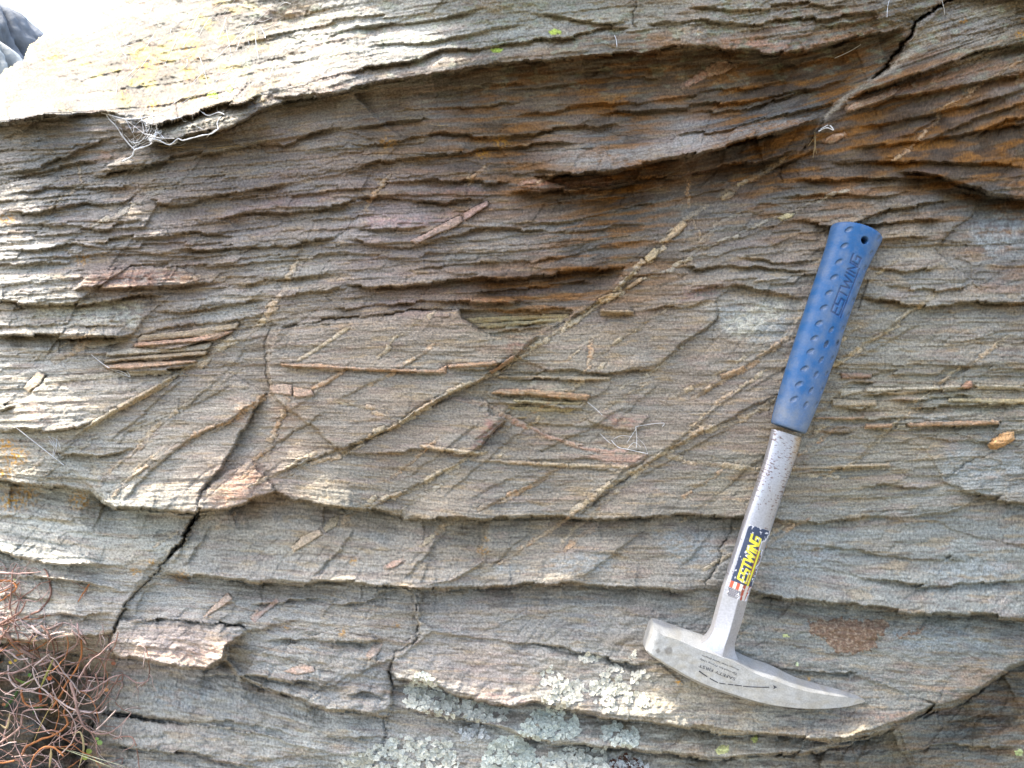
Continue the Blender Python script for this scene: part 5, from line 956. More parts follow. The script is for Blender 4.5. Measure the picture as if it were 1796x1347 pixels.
zg = rock_top([(1458,398),(1549,416),(1467,619),(1402,780),(1349,761),(1391,611)], 92) + GT - 3
zh = rock_top([(1146,1088),(1131,1137),(1235,1198),(1345,1229),(1445,1237),(1516,1228),(1400,1198),(1290,1152)], 90) + HT - 4
def zmid(al): return zg + (zh - zg) * (al - 230.0) / (780.0 - 230.0)
print('hammer z', zg, zh)
def HP(p2, z):
    """hammer point: photo position on the hammer's own plane, z in front of its middle"""
    p2 = np.asarray(p2, float); al = (p2 - HA) @ ha; zz = zmid(al)
    t0 = (D - zz * S) / D
    return np.stack([(p2[..., 0] - 898) * S * t0, -(zz + z) * S, ZC + (673.5 - p2[..., 1]) * S * t0], -1)
def AC(al, ac): return HA + np.asarray(al)[..., None] * ha + np.asarray(ac)[..., None] * hn
hammer = empty('rock_hammer', tuple(HP(np.array([1290.0, 1150.0]), 0.0)))
hammer['_w'] = [float(v) for v in hammer.location]
tag(hammer, 'geological hammer with dimpled blue grip and steel pick head leaning on the rock', 'hammer')
def loft_faces(n, m):
    i = np.arange(n - 1)[:, None]; j = np.arange(m)[None, :]; j2 = (j + 1) % m
    return np.stack([i * m + j, i * m + j2, (i + 1) * m + j2, (i + 1) * m + j], -1).reshape(-1, 4)
def close_ends(V, F, n, m, c):
    c0 = V[:m].mean(0); c1 = V[-m:].mean(0); V = np.vstack([V, c0, c1]); c = np.vstack([c, c[:m].mean(0), c[-m:].mean(0)]); k = n * m
    j = np.arange(m); j2 = (j + 1) % m
    F0 = np.stack([j2, j, np.full(m, k), np.full(m, k)], -1); F1 = np.stack([(n - 1) * m + j, (n - 1) * m + j2, np.full(m, k + 1), np.full(m, k + 1)], -1)
    return V, F, np.concatenate([F0, F1])[:, :3], c
def mesh_mixed(name, V, F4, F3, mat, parent, col, sharp=None):
    bm_v = V; me_faces = [tuple(f) for f in F4.tolist()] + [tuple(f) for f in F3.tolist()]
    org = np.asarray(V).mean(0); me = bpy.data.meshes.new(name)
    me.from_pydata((np.asarray(V) - org).tolist(), [], me_faces)
    me.polygons.foreach_set('use_smooth', np.ones(len(me.polygons), bool))
    a = me.color_attributes.new('Col', 'FLOAT_COLOR', 'POINT'); c4 = np.ones((len(V), 4), f32); c4[:, :3] = col; a.data.foreach_set('color', c4.ravel())
    bm = bmesh.new(); bm.from_mesh(me); bmesh.ops.recalc_face_normals(bm, faces=bm.faces[:]); bm.to_mesh(me); bm.free()
    if sharp: me.set_sharp_from_angle(angle=math.radians(sharp))
    me.materials.append(mat)
    o = bpy.data.objects.new(name, me); COL.objects.link(o); o.parent = parent
    o.location = mathutils.Vector(org) - mathutils.Vector(parent.get('_w', (0, 0, 0))); o['_w'] = [float(v) for v in org]
    return o
GLY = {'E': [[(1,0),(0,0),(0,1),(1,1)],[(0,.5),(.8,.5)]], 'S': [[(1,1),(0,1),(0,.52),(1,.48),(1,0),(0,0)]], 'T': [[(0,1),(1,1)],[(.5,1),(.5,0)]], 'W': [[(0,1),(.22,0),(.5,.85),(.78,0),(1,1)]],
       'I': [[(.5,0),(.5,1)]], 'N': [[(0,0),(0,1),(1,0),(1,1)]], 'G': [[(1,1),(0,1),(0,0),(1,0),(1,.5),(.5,.5)]]}
def word_dist(u, h, word, L, H, slant=.0, gap=.22):
    """distance of points (u along, h up) to the strokes of a word of length L and height H"""
    wid = {'I': .35, 'W': 1.35}; tot = sum(wid.get(c, .85) + gap for c in word) - gap; sc = L / tot; x = 0; best = np.full(np.shape(u), 1e9)
    for ch in word:
        w = wid.get(ch, .85)
        for st in GLY[ch]:
            for (a, b), (c, d) in zip(st[:-1], st[1:]):
                x0 = (x + a * w) * sc + slant * b * H; y0 = b * H; x1 = (x + c * w) * sc + slant * d * H; y1 = d * H
                dx, dy = x1 - x0, y1 - y0; t = np.clip(((u - x0) * dx + (h - y0) * dy) / (dx * dx + dy * dy), 0, 1)
                best = np.minimum(best, np.hypot(u - x0 - t * dx, h - y0 - t * dy))
        x += w + gap
    return best
# --- grip
gl = [(1459,398),(1450.6,431),(1434,481),(1415,537),(1391,611),(1378,652),(1361,711),(1349,762)]
gr = [(1549,414),(1532,446),(1516,478),(1497,528),(1478.5,580),(1467,619),(1454,652),(1435.6,704),(1417,747),(1403,779)]
gl = np.array([loc(p) for p in gl]); gr = np.array([loc(p) for p in gr])
GA0, GA1 = 1.0, 372.0
nA, nF, nBk = 400, 120, 34
als = np.linspace(GA0, GA1, nA)
x = np.concatenate([-np.cos(np.linspace(0, np.pi, nF, endpoint=False)), np.cos(np.linspace(0, np.pi, nBk, endpoint=False))])
front = np.concatenate([np.ones(nF), -np.ones(nBk)]); NT = nF + nBk
le = np.interp(als, gl[:, 0], gl[:, 1]); re_ = np.interp(als, gr[:, 0], gr[:, 1])
kk = np.ones(9) / 9; le = np.convolve(np.pad(le, 4, 'reflect', reflect_type='odd'), kk, 'valid'); re_ = np.convolve(np.pad(re_, 4, 'reflect', reflect_type='odd'), kk, 'valid')
ctr = (le + re_) / 2; hw = (re_ - le) / 2; ht = 18 + .19 * hw + 1.5
endr = 1 - .10 * np.exp(-((als - GA0) / 2.2)) - .07 * np.exp(-((GA1 - als) / 2.0))       # rounded rims
EN = 2.35
XX = x[None, :] * np.ones((nA, 1)); zf = (1 - np.abs(XX) ** EN) ** (1 / EN)
ac = ctr[:, None] + XX * hw[:, None] * endr[:, None]; zz = front[None, :] * zf * ht[:, None] * endr[:, None]
alg = als[:, None] * np.ones((1, NT)) + 5.0 * (XX ** 2 - .3) * np.exp(-((als - GA0) / 30))[:, None]       # butt end bulges
bl = srgb(30, 88, 140); groove_blue = srgb(12, 40, 96); dustc = srgb(132, 136, 138)
colg = np.ones((nA, NT, 3)) * bl
dis = np.zeros((nA, NT)); fr = front[None, :] > 0
def z4(p): return (1330 + p[0] / 5.388, 370 + p[1] / 5.388)
def z5(p): return (1250 + p[0] / 5.388, 600 + p[1] / 5.388)
dim = [(z4(p), 7.0, 3.9, .62) for p in [(795,205),(755,355),(707,503),(660,648),(612,793),(565,928),(520,1073),(477,1213),(440,1335)]] + [(z5(p), 7.0, 3.8, .62) for p in [(815,255),(765,400),(720,537)]] \
    + [(z4(p), 6.6, 2.9, .28) for p in [(630,1135),(583,1275)]] + [(z5(p), 6.6, 2.9, .25) for p in [(1015,22),(968,175),(920,310),(873,458),(825,590)]] \
    + [(z4(p), 6.2, 3.0, .1) for p in [(1085,278),(1013,423),(955,560),(903,712),(850,860),(800,995),(752,1122),(700,1268)]] + [(z5(p), 6.2, 3.0, .1) for p in [(1130,15),(1080,165),(1030,305),(985,455),(935,590)]]
dmask = np.zeros((nA, NT))
for (p, ra, rb, an) in dim:
    a0, c0 = loc(p); da = alg - a0; dc = ac - c0
    ca, sa = math.cos(an), math.sin(an); u = da * ca - dc * sa; v = da * sa + dc * ca
    r = np.sqrt((u / ra) ** 2 + (v / rb) ** 2); dis -= fr * 2.6 * sm(1.12, .55, r); dmask = np.maximum(dmask, fr * sm(1.0, .5, r))
    colg = colg * (1 - (fr * .25 * sm(1.3, 1.05, r) * sm(.8, 1.0, r))[..., None]) 
a0, c0 = loc(z4((937, 305))); r = np.hypot(alg - a0, ac - c0); hole = fr * sm(6.6, 5.2, r); dis -= hole * 26
t0a, t0c = loc(z4((716, 1022))); t1a, t1c = loc(z4((932, 462)))
Lw = math.hypot(t1a - t0a, t1c - t0c) ; tdir = np.array([(t1a - t0a), (t1c - t0c)]) / Lw; tup = np.array([tdir[1], -tdir[0]]); tup = tup if tup[1] < 0 else -tup
U = (alg - t0a) * tdir[0] + (ac - t0c) * tdir[1]; Hh = (alg - t0a) * tup[0] + (ac - t0c) * tup[1]
wd_ = word_dist(U - 2, Hh - 3.5, 'ESTWING', Lw - 6, 15.5, .15)
bar = np.where((U > -1) & (U < Lw * .82), np.abs(Hh + .5), 99)
gro = fr * np.maximum(sm(2.0, .6, wd_), sm(1.8, .6, bar)); dis -= gro * 1.5
mm = (gro * .62)[..., None]; colg = colg * (1 - mm) + groove_blue * mm  # darker blue in the lettering grooves
# dust: lower sleeve, right side, hollows
nz = fbm(alg / 26, ac / 20, 4, 301); nz2 = perlin(alg / 3, ac / 3, 305)
dust = np.clip(.16 + .42 * sm(270, 365, alg) + .34 * sm(.25, .95, XX) + .30 * nz + .10 * nz2, 0, .85) * .8
dust = np.maximum(dust, dmask * (.5 + .25 * nz2)); dust = np.where(fr, dust, .2)
scr = sm(.035, .0, np.abs(perlin(alg / 30 + 3, ac / 9, 307))) * sm(.1, .5, perlin(alg / 40, ac / 30, 308)); dust = np.clip(dust + .35 * scr, 0, .9)
colg = colg * (1 - dust[..., None]) + dustc * dust[..., None]
colg = np.where(hole[..., None] > .5, srgb(20, 24, 34), colg)
zz = zz + dis
V = HP(AC(alg, ac), zz).reshape(-1, 3); F = loft_faces(nA, NT)
V, F, F3, cg = close_ends(V, F, nA, NT, colg.reshape(-1, 3))
grip = mesh_mixed('grip', V, F, F3, M_GRIP, hammer, cg); grip['label'] = 'blue dimpled vinyl grip with embossed lettering and a hanging hole'
# --- shaft
stn = [((1354,752),(1405,768),14,.0),((1348,780),(1399,792),14,.0),((1338,815),(1386,828),15,.0),((1326,850),(1373,863),16,.05),((1304,915),(1351,929),16,.2),((1277.5,998),(1323,1011),17,.6),((1267,1030),(1311.5,1043),18,.9),((1253,1082),(1297.5,1092),20,1),((1247,1103),(1289,1115),22,1),((1235,1119),(1286,1135),24,1),((1215,1131),(1296,1160),25,.8),((1205,1150),(1310,1182),24,.5)]
sl_ = np.array([loc(s[0]) for s in stn]); sr_ = np.array([loc(s[1]) for s in stn]); sth = np.array([s[2] for s in stn], float); srg = np.array([s[3] for s in stn], float)
def crom(a, n):
    a = np.asarray(a, float); k = len(a); t = np.linspace(0, k - 1, n); i = np.clip(t.astype(int), 0, k - 2); f = (t - i)
    g = lambda j: a[np.clip(j, 0, k - 1)]
    f = f.reshape((-1,) + (1,) * (a.ndim - 1)); p0, p1, p2, p3 = g(i - 1), g(i), g(i + 1), g(i + 2)
    return .5 * (2 * p1 + (p2 - p0) * f + (2 * p0 - 5 * p1 + 4 * p2 - p3) * f ** 2 + (3 * p1 - p0 - 3 * p2 + p3) * f ** 3)
nS, mF = 440, 48
SLc, SRc, STh, SRg = crom(sl_, nS), crom(sr_, nS), crom(sth, nS), crom(srg, nS)
xf = np.linspace(-1, 1, mF); xb = xf[::-1][1:-1]
def front_prof(x, rg):
    e = (1 - np.clip(np.abs(x), 0, 1) ** 2.6) ** (1 / 2.6); r0 = .12
    ridge = 1 - .50 * np.where(x > r0, (x - r0) / (1 - r0), (r0 - x) / (1 + r0)); ridge = np.where(np.abs(x) > .97, e, ridge)
    e2 = np.minimum(e * 1.25, ridge); return e * (1 - rg) + e2 * rg
xs_ = np.concatenate([xf, xb]); frs = np.concatenate([np.ones(mF), -np.ones(mF - 2)])
prof = np.where(frs[None] > 0, front_prof(xs_[None] * np.ones((nS, 1)), SRg[:, None]), -(1 - np.abs(xs_[None]) ** 2.6) ** (1 / 2.6))
mid = .5 * (xs_[None, :, None] + 1)
pt2 = AC(SLc[:, None, 0] * (1 - mid[..., 0]) + SRc[:, None, 0] * mid[..., 0], SLc[:, None, 1] * (1 - mid[..., 0]) + SRc[:, None, 1] * mid[..., 0])
zz = prof * STh[:, None]
alS, acS = (pt2 - HA) @ ha, (pt2 - HA) @ hn
base = srgb(176, 176, 180); rust = srgb(98, 66, 48); cs = np.ones(pt2.shape[:2] + (3,)) * base
fl = perlin(alS / 2.0, acS / 8, 311) + .7 * perlin(alS / 2.2, acS / 3.5, 312) + .55 * perlin(alS / 50, acS / 25, 313)
dens_ = .25 * sm(560, 380, alS) - .25 * sm(520, 560, alS) - .2 * sm(640, 700, alS) + .16 * sm(.1, .7, xs_)[None]
fm = sm(.62, .85, fl + dens_) * .75; cs = cs * (1 - fm[..., None]) + rust * fm[..., None]
ye = sm(.2, .7, xs_)[None] * sm(455, 380, alS) * .6; cs = cs * (1 - ye[..., None]) + srgb(168, 138, 84) * ye[..., None]
V = HP(pt2, zz).reshape(-1, 3); F = loft_faces(nS, len(xs_))
V, F, F3, cg = close_ends(V, F, nS, len(xs_), cs.reshape(-1, 3))
shaft = mesh_mixed('shaft', V, F, F3, M_STEEL, hammer, cg, 40); shaft['label'] = 'bright steel shaft flecked with rust'
# --- head
hst = [((1146,1088.5),(1142,1097),(1130.5,1136),23),((1153,1090),(1149,1100),(1137,1142),26.5),((1165,1094),(1160,1106),(1149,1150),27),((1187,1102),(1183,1113),(1172,1164.5),27),((1215,1111.5),(1212,1126),(1202,1182),27),((1242,1121),(1240,1136),(1236,1198),27),((1284,1142),(1280,1151),(1272,1210),27),((1318,1159),(1315,1170),(1308,1220.5),27),((1354,1171),(1352,1184),(1346,1229),26.5),((1400,1193),(1400,1201),(1396,1235),24),((1447,1206),(1447,1212),(1445,1237.5),17),((1485,1215),(1485,1219.5),(1484,1236),10),((1507,1222.5),(1507,1225),(1506,1232),5.5),((1516,1227.5),(1516,1228.5),(1516,1230),2)]
nH = 170
T_, F_, B_, TH = (crom([h[i] for h in hst], nH) for i in (0, 1, 2, 3)); TH = TH[:, None]
ring = []; zr = []
def seg(p, q, za, zb, n):
    for t in np.linspace(0, 1, n, endpoint=False): ring.append(p * (1 - t) + q * t); zr.append(za * (1 - t) + zb * t)
Bc = B_ + .10 * (F_ - B_)
seg(T_, F_, -TH * .55, TH, 7); seg(F_, Bc, TH, TH, 30); seg(Bc, B_, TH, TH * .72, 4); seg(B_, B_, TH * .72, -TH * .72, 8); seg(B_, Bc, -TH * .72, -TH, 4); seg(Bc, F_, -TH, -TH, 8); seg(F_, T_, -TH, -TH * .55, 4)
R2 = np.stack(ring, 1); RZ = np.stack([z[:, 0] for z in zr], 1); mH = R2.shape[1]
RZ = RZ + .25 * perlin(R2[..., 0] / 9, R2[..., 1] / 9, 320)
hc = np.ones((nH, mH, 3)) * srgb(194, 195, 193)
mot = fbm(R2[..., 0] / 22, R2[..., 1] / 16, 4, 321); hc *= np.clip(1 + .10 * mot, .6, 1.3)[..., None]
sc = sm(.05, 0, np.abs(perlin(R2[..., 0] / 18 + R2[..., 1] / 20, R2[..., 1] / 4, 322))) * .16; hc *= (1 - sc)[..., None]
gold = sm(.1, .5, fbm(R2[..., 0] / 40, R2[..., 1] / 14, 3, 323)) * .22; hc = hc * (1 - gold[..., None]) + srgb(176, 164, 132) * gold[..., None]
for x, y, r in [(1166.5, 1131.5, 7), (1148.5, 1131.5, 4), (1144, 1118, 5)]:
    m_ = (sm(1.15, .75, np.hypot(R2[..., 0] - x, R2[..., 1] - y) / r + .2 * perlin(R2[..., 0] / 3, R2[..., 1] / 3, 324)) * (RZ > 0) * (.55 if r != 5 else .2))[..., None]; hc = hc * (1 - m_) + srgb(112, 106, 98) * m_
V = HP(R2, RZ).reshape(-1, 3); F = loft_faces(nH, mH)
V, F, F3, cg = close_ends(V, F, nH, mH, hc.reshape(-1, 3))
head = mesh_mixed('head', V, F, F3, M_HEAD, hammer, cg, 32); head['label'] = 'scuffed steel pick head with a square face and a curved point'
# --- sticker on the shaft
def sx(p): return (1230 + p[0] / 6.735, 850 + p[1] / 6.735)
sa0 = loc(sx((600, 470)))[0]; sa1 = loc(sx((420, 1330)))[0]
nU = 250; nV = 64
av = np.linspace(sa0, sa1, nU)
ca_ = SLc[:, 0] * .5 + SRc[:, 0] * .5; cl_ = np.interp(av, ca_, SLc[:, 1]); cr_ = np.interp(av, ca_, SRc[:, 1]); tv = np.interp(av, ca_, STh); rgv = np.interp(av, ca_, SRg)
xv = np.linspace(-.74, .90, nV)
AV = av[:, None] * np.ones((1, nV)); XV = xv[None] * np.ones((nU, 1)); CV = cl_[:, None] + (cr_ - cl_)[:, None] * (XV + 1) / 2
ZV = tv[:, None] * front_prof(XV, rgv[:, None]) + .35
Lh = sa1 - sa0; Uw = sa1 - AV; Hw = (XV.max() - XV) / (XV.max() - XV.min()) * 38        # text runs up the shaft, letter tops to the left
navy, yel, red, wht, pap = srgb(56, 66, 88), srgb(228, 214, 66), srgb(176, 84, 62), srgb(214, 204, 188), srgb(216, 216, 220)
sc = np.ones((nU, nV, 3)) * navy
wd2 = word_dist(Uw - 31, Hw - 13.5, 'ESTWING', 80, 15.5, .22, .20)
def over(m, c): global sc; sc = sc * (1 - m[..., None]) + c * m[..., None]
over(sm(2.1, 1.3, wd2), yel); barm = ((np.abs(Hw - 8.6) < 1.9) & (Uw > 26) & (Uw < 100)).astype(float); over(barm, yel)
over(((np.abs(Hw - 11.6) < .5) & (Uw > 30) & (Uw < 98)).astype(float), red); over(((np.abs(Hw - 4.6) < 1.1) & (Uw > 44) & (Uw < 84) & (np.sin(Uw * 2.2) > -.2)).astype(float), srgb(196, 150, 90))
fl_ = (Uw < 27)
str_ = np.floor(Hw / 38 * 7).astype(int) % 2; flag = np.where((str_ == 0)[..., None], red, wht)
sc = np.where(fl_[..., None], flag, sc)
cant = fl_ & (Uw < 15.5) & (Hw > 17); sc = np.where(cant[..., None], navy, sc)
star = cant & (np.hypot((Uw / 3.1) % 1 - .5, ((Hw / 3.4) + .5 * (np.floor(Uw / 3.1) % 2)) % 1 - .5) < .25); sc = np.where(star[..., None], wht, sc)
ns = .72 * fbm(AV / 16, CV / 11, 4, 331); edge = np.minimum.reduce([Uw, Lh - Uw, Hw * .9 + 1, (38 - Hw) + 1]); 
corner = np.hypot(np.maximum(0, 4.5 - Uw), np.maximum(0, 4.5 - (38 - Hw))) > 4.5
right_t = np.maximum(0, 6.5 - Hw) * .10 + sm(.0, 1, np.exp(-((Uw - 100) / 14) ** 2) * sm(17, 4, Hw)) * .75
tear = ns + right_t + .5 * np.exp(-edge / 2.5)
over(sm(.50, .62, tear), pap); gone = (tear > .78) | corner
over(sm(.66, .74, fbm(AV / 7, CV / 5, 3, 335)), pap)
V = HP(AC(AV, CV), ZV).reshape(-1, 3); i = (np.arange(nU - 1)[:, None] * nV + np.arange(nV - 1)[None]); 
F = np.stack([i, i + nV, i + nV + 1, i + 1], -1); F = F[~gone[:-1, :-1]]
used, inv = np.unique(F.ravel(), return_inverse=True)
stick = make_mesh('sticker', V[used], inv.reshape(-1, 4), M_STICK, shaft, col=sc.reshape(-1, 3)[used]); stick['label'] = 'worn dark blue sticker with yellow lettering and a striped flag'
# --- printing on the head
def text_mesh(txt, p0, p1, size_px):
    cu = bpy.data.curves.new('lettering', 'FONT'); cu.body = txt; cu.size = 1.0; cu.resolution_u = 2
    ob = bpy.data.objects.new('lettering', cu); COL.objects.link(ob)
    me = bpy.data.meshes.new_from_object(ob.evaluated_get(bpy.context.evaluated_depsgraph_get()))
    v = np.array([t.co[:] for t in me.vertices]); f = [tuple(p.vertices) for p in me.polygons]
    bpy.data.objects.remove(ob, do_unlink=True); bpy.data.curves.remove(cu)
    p0 = np.array(p0, float); p1 = np.array(p1, float); L = np.linalg.norm(p1 - p0); d = (p1 - p0) / L; up = np.array([d[1], -d[0]]); up = up if up[1] > 0 else -up
    w = v[:, 0].max() - v[:, 0].min()
    p = p0 + ((v[:, 0] - v[:, 0].min()) / w * L)[:, None] * d + (v[:, 1] * size_px)[:, None] * up
    W = HP(p, 27.6); org = W.mean(0); me.vertices.foreach_set('co', (W - org).astype(f32).ravel()); me.update(); me.name = 'lettering'
    me.materials.clear(); me.materials.append(M_INK)
    o = bpy.data.objects.new('lettering', me); COL.objects.link(o); o.parent = head; o.location = mathutils.Vector(org) - mathutils.Vector(head['_w']); o['_w'] = [float(q) for q in org]
    return o
text_mesh('SAFETY FIRST', (1282, 1178), (1219.5, 1154), 7.2)['label'] = 'upside down printed words SAFETY FIRST'
text_mesh('Tip used for Prying Only', (1285, 1170.5), (1220.5, 1144), 4.4)
text_mesh('Always wear safety goggles', (1288, 1163), (1224, 1138), 3.8)
ar = np.array([(1219,1166),(1232,1175),(1251,1185.6),(1269,1188.8),(1285,1190.6),(1305,1193),(1330,1194),(1350,1193.7)])
ar = crom(ar, 60); tg = np.gradient(ar, axis=0); tg /= np.linalg.norm(tg, axis=1)[:, None]; nm_ = np.stack([-tg[:, 1], tg[:, 0]], -1)
hwid = np.interp(np.arange(60), [0, 20, 59], [1.1, .7, .75])[:, None]
V2 = np.vstack([ar + nm_ * hwid, ar - nm_ * hwid]); F = [(k, k + 1, 60 + k + 1, 60 + k) for k in range(54) if k not in (9, 10, 17, 23, 24, 30, 37)]
tip = ar[-1]; V2 = np.vstack([V2, tip + tg[-1] * 3, tip - tg[-1] * 4 + nm_[-1] * 3.6, tip - tg[-1] * 2.4, tip - tg[-1] * 4 - nm_[-1] * 3.6]); F += [(120, 121, 122, 123)]
make_mesh('printed_arrow', HP(V2, 27.6), np.array(F), M_INK, head)
# ------------------------------------------------------------------ tubes for twigs, straws and threads
def tube(pts3, rad, n=6):
    p = np.asarray(pts3, float); k = len(p); r = np.broadcast_to(np.asarray(rad, float), (k,))
    t = np.gradient(p, axis=0); t /= np.linalg.norm(t, axis=1)[:, None] + 1e-12
    ref = np.array([.3, -.8, .52]); a = np.cross(t, ref); a /= np.linalg.norm(a, axis=1)[:, None] + 1e-12; b = np.cross(t, a)
    an = np.arange(n) * 2 * np.pi / n
    V = p[:, None] + (np.cos(an)[None, :, None] * a[:, None] + np.sin(an)[None, :, None] * b[:, None]) * r[:, None, None]
    return V.reshape(-1, 3), loft_faces(k, n)
def on_rock(pts, off, n=None):
    q = crom(np.asarray(pts, float), n or max(8, 6 * len(pts))); z = z_at(q[:, 0], q[:, 1])
    return q, z + off
# ------------------------------------------------------------------ dry shrub in the hollow at the lower left
M_TWIG = attr_mat('dry_twig_bark', .75, 0, .3, 1500, .0004, .25)
M_LEAF = attr_mat('small_leaf', .55, 0, .2, 900, 0, .35)
rs = np.random.default_rng(23)
shrub = empty('dry_shrub', tuple(P(60, 1340, -20))); shrub['_w'] = [float(v) for v in shrub.location]
tag(shrub, 'tangle of leafless grey and brown twigs in the hollow at the lower left', 'shrub')
TC = [srgb(182, 160, 150), srgb(164, 136, 122), srgb(186, 132, 86), srgb(220, 210, 204), srgb(146, 122, 110), srgb(190, 168, 162), srgb(206, 192, 184)]
TC = [c * np.array([.86, .75, .71]) for c in TC]
def zz2(p): return (p[0] / 3.48, 960 + p[1] / 3.48)
def stem(q, z, r0, r1, c, name='stem', n=6):
    k = len(q); rad = np.linspace(r0, r1, k) * (1 + .18 * perlin(np.arange(k) / 2.2 + rs.uniform(0, 99), np.zeros(k) + .5, 30)) * S
    V, F = tube(P(q[:, 0], q[:, 1], z), rad, n)
    cc = np.repeat(c[None] * np.clip(1 + .35 * perlin(np.arange(k) / 4.0 + rs.uniform(0, 99), np.zeros(k) + .5, 31), .5, 1.5)[:, None], n, 0)
    return make_mesh(name, V, F, M_TWIG, shrub, col=cc)
TR = [([(0,490),(60,555),(130,620),(215,675)],2.6,2.2,0),([(-20,478),(70,430),(130,385),(155,330)],2.4,1.2,1),([(190,480),(240,525),(290,540),(330,525),(395,515)],1.7,1.0,3),([(250,475),(300,540),(330,620),(320,680)],1.6,1.3,4),([(470,460),(480,560),(440,620),(340,680),(240,720)],1.0,1.7,5),
 ([(495,560),(495,660),(460,750),(400,840),(370,900),(310,990)],1.5,2.0,2),([(430,820),(460,930),(480,1020),(530,1110),(640,1140),(730,1090),(800,1010)],2.4,.8,0),([(720,520),(700,600),(660,660),(640,740),(630,850),(590,930)],.8,1.4,1),([(480,880),(560,870),(640,820),(690,790),(760,780),(830,825),(890,820),(905,800)],1.4,1.0,5),
 ([(620,470),(630,520),(600,580)],.7,.7,6),([(-10,205),(60,205),(100,240),(70,280),(0,330)],1.9,1.4,2),([(100,105),(75,150),(70,250),(55,380)],.9,1.5,1),([(0,155),(100,160),(250,150)],1.7,.8,5),([(545,225),(500,290),(475,335)],1.3,.9,2),([(410,950),(390,1010),(410,1080),(340,1140),(230,1180),(160,1220),(130,1270)],1.4,2.3,2),
 ([(0,620),(60,640),(110,680),(170,680)],1.4,1.6,3),([(130,870),(140,930),(180,970),(290,960)],1.9,1.2,2),([(300,650),(250,690),(200,740),(230,830),(280,880),(350,930),(450,990),(600,1010),(650,970)],1.3,1.3,3),([(840,600),(880,610),(905,670)],.8,.9,4),([(905,670),(912,760),(900,810),(860,850)],.9,.8,4),([(690,1170),(790,1155),(830,1210),(850,1347)],.8,1.0,1),
 ([(320,690),(360,760),(430,780),(520,790),(640,800)],1.5,1.1,0),([(510,740),(530,800),(565,855)],2.3,2.0,4),([(-10,770),(100,760),(230,700),(330,690)],1.6,1.2,5),([(50,720),(60,800),(110,860),(220,860),(330,820)],1.4,1.3,3),([(-10,1200),(120,1100),(150,1000),(330,990)],1.8,1.2,0),([(240,1230),(330,1220),(410,1215),(460,1195)],1.2,.9,2),
 ([(580,770),(600,850),(570,960)],1.2,1.0,1),([(430,440),(440,500),(430,530)],.7,.6,6),([(640,640),(560,660),(480,700),(380,720)],1.2,1.5,1),([(700,690),(620,680),(540,655)],1.0,1.6,4),([(450,1000),(560,1005),(610,1010)],1.8,1.2,3),([(700,945),(750,990),(800,1005)],.7,.7,4),([(0,560),(30,520),(60,480)],1.8,1.4,1),([(30,900),(120,850),(210,800),(330,760)],1.3,1.1,6)]
for pts, r0, r1, c in TR:
    q = crom([zz2(p) for p in pts], 8 * len(pts)); base = np.maximum(z_at(q[:, 0], q[:, 1]), -25)
    kz = np.ones(9) / 9; base = np.convolve(np.pad(base, 4, 'edge'), kz, 'valid')
    q = q + .8 * np.stack([perlin(np.arange(len(q)) / 3., np.zeros(len(q)) + rs.uniform(0, 50), 33), perlin(np.arange(len(q)) / 3., np.zeros(len(q)) + rs.uniform(0, 50), 34)], -1)
    stem(q, base + rs.uniform(6, 26) + 5 * np.sin(np.linspace(0, 3, len(q)) + rs.uniform(0, 6)), r0 * 1.1, r1 * .95, TC[c])
    for _ in range(2 if len(q) > 20 else 1):
        k = rs.integers(4, len(q) - 4); tdir = q[k] - q[k - 2]; an = math.atan2(tdir[1], tdir[0]) + rs.choice([-1, 1]) * rs.uniform(.5, 1.1); tw = [q[k]]
        for _k in range(5): tw.append(tw[-1] + rs.uniform(4, 8) * np.array([math.cos(an), math.sin(an)])); an += rs.normal(0, .3)
        tq = crom(tw, 15); stem(tq, np.maximum(base[k] + 14, z_at(tq[:, 0], tq[:, 1]) + 3), .8, .35, TC[rs.integers(len(TC))], n=5)
for i in range(170):
    if i < 120: x, y = rs.uniform(-70, 185), rs.uniform(1120, 1390)
    else: x, y = rs.uniform(-60, 60), rs.uniform(1030, 1140)
    an = rs.choice([rs.normal(-.6, .6), rs.normal(-2.4, .7), rs.uniform(0, 6.28)]); z = rs.uniform(-70, 45); dz = rs.normal(0, 1.4); cv = rs.normal(0, .10)
    n = int(rs.uniform(8, 24)); pts = []
    for k in range(n):
        pts.append((x, y, z)); an += cv + rs.normal(0, .16); cv = cv * .9 + rs.normal(0, .04); x += 7 * math.cos(an); y += 7 * math.sin(an); z += dz
        if x > 212 or (x > 150 and y < 1125) or y < 1000: an += .9; x = min(x, 215)
    q = crom(pts, 3 * n); c = TC[rs.integers(len(TC))] * rs.uniform(.7, 1.1)
    r0 = rs.choice([rs.uniform(.5, 1.0), rs.uniform(.8, 1.8)])
    zq = np.maximum(q[:, 2], z_at(q[:, 0], q[:, 1]) + 2)
    stem(q[:, :2], zq, r0, r0 * rs.uniform(.35, .9), c, n=5)
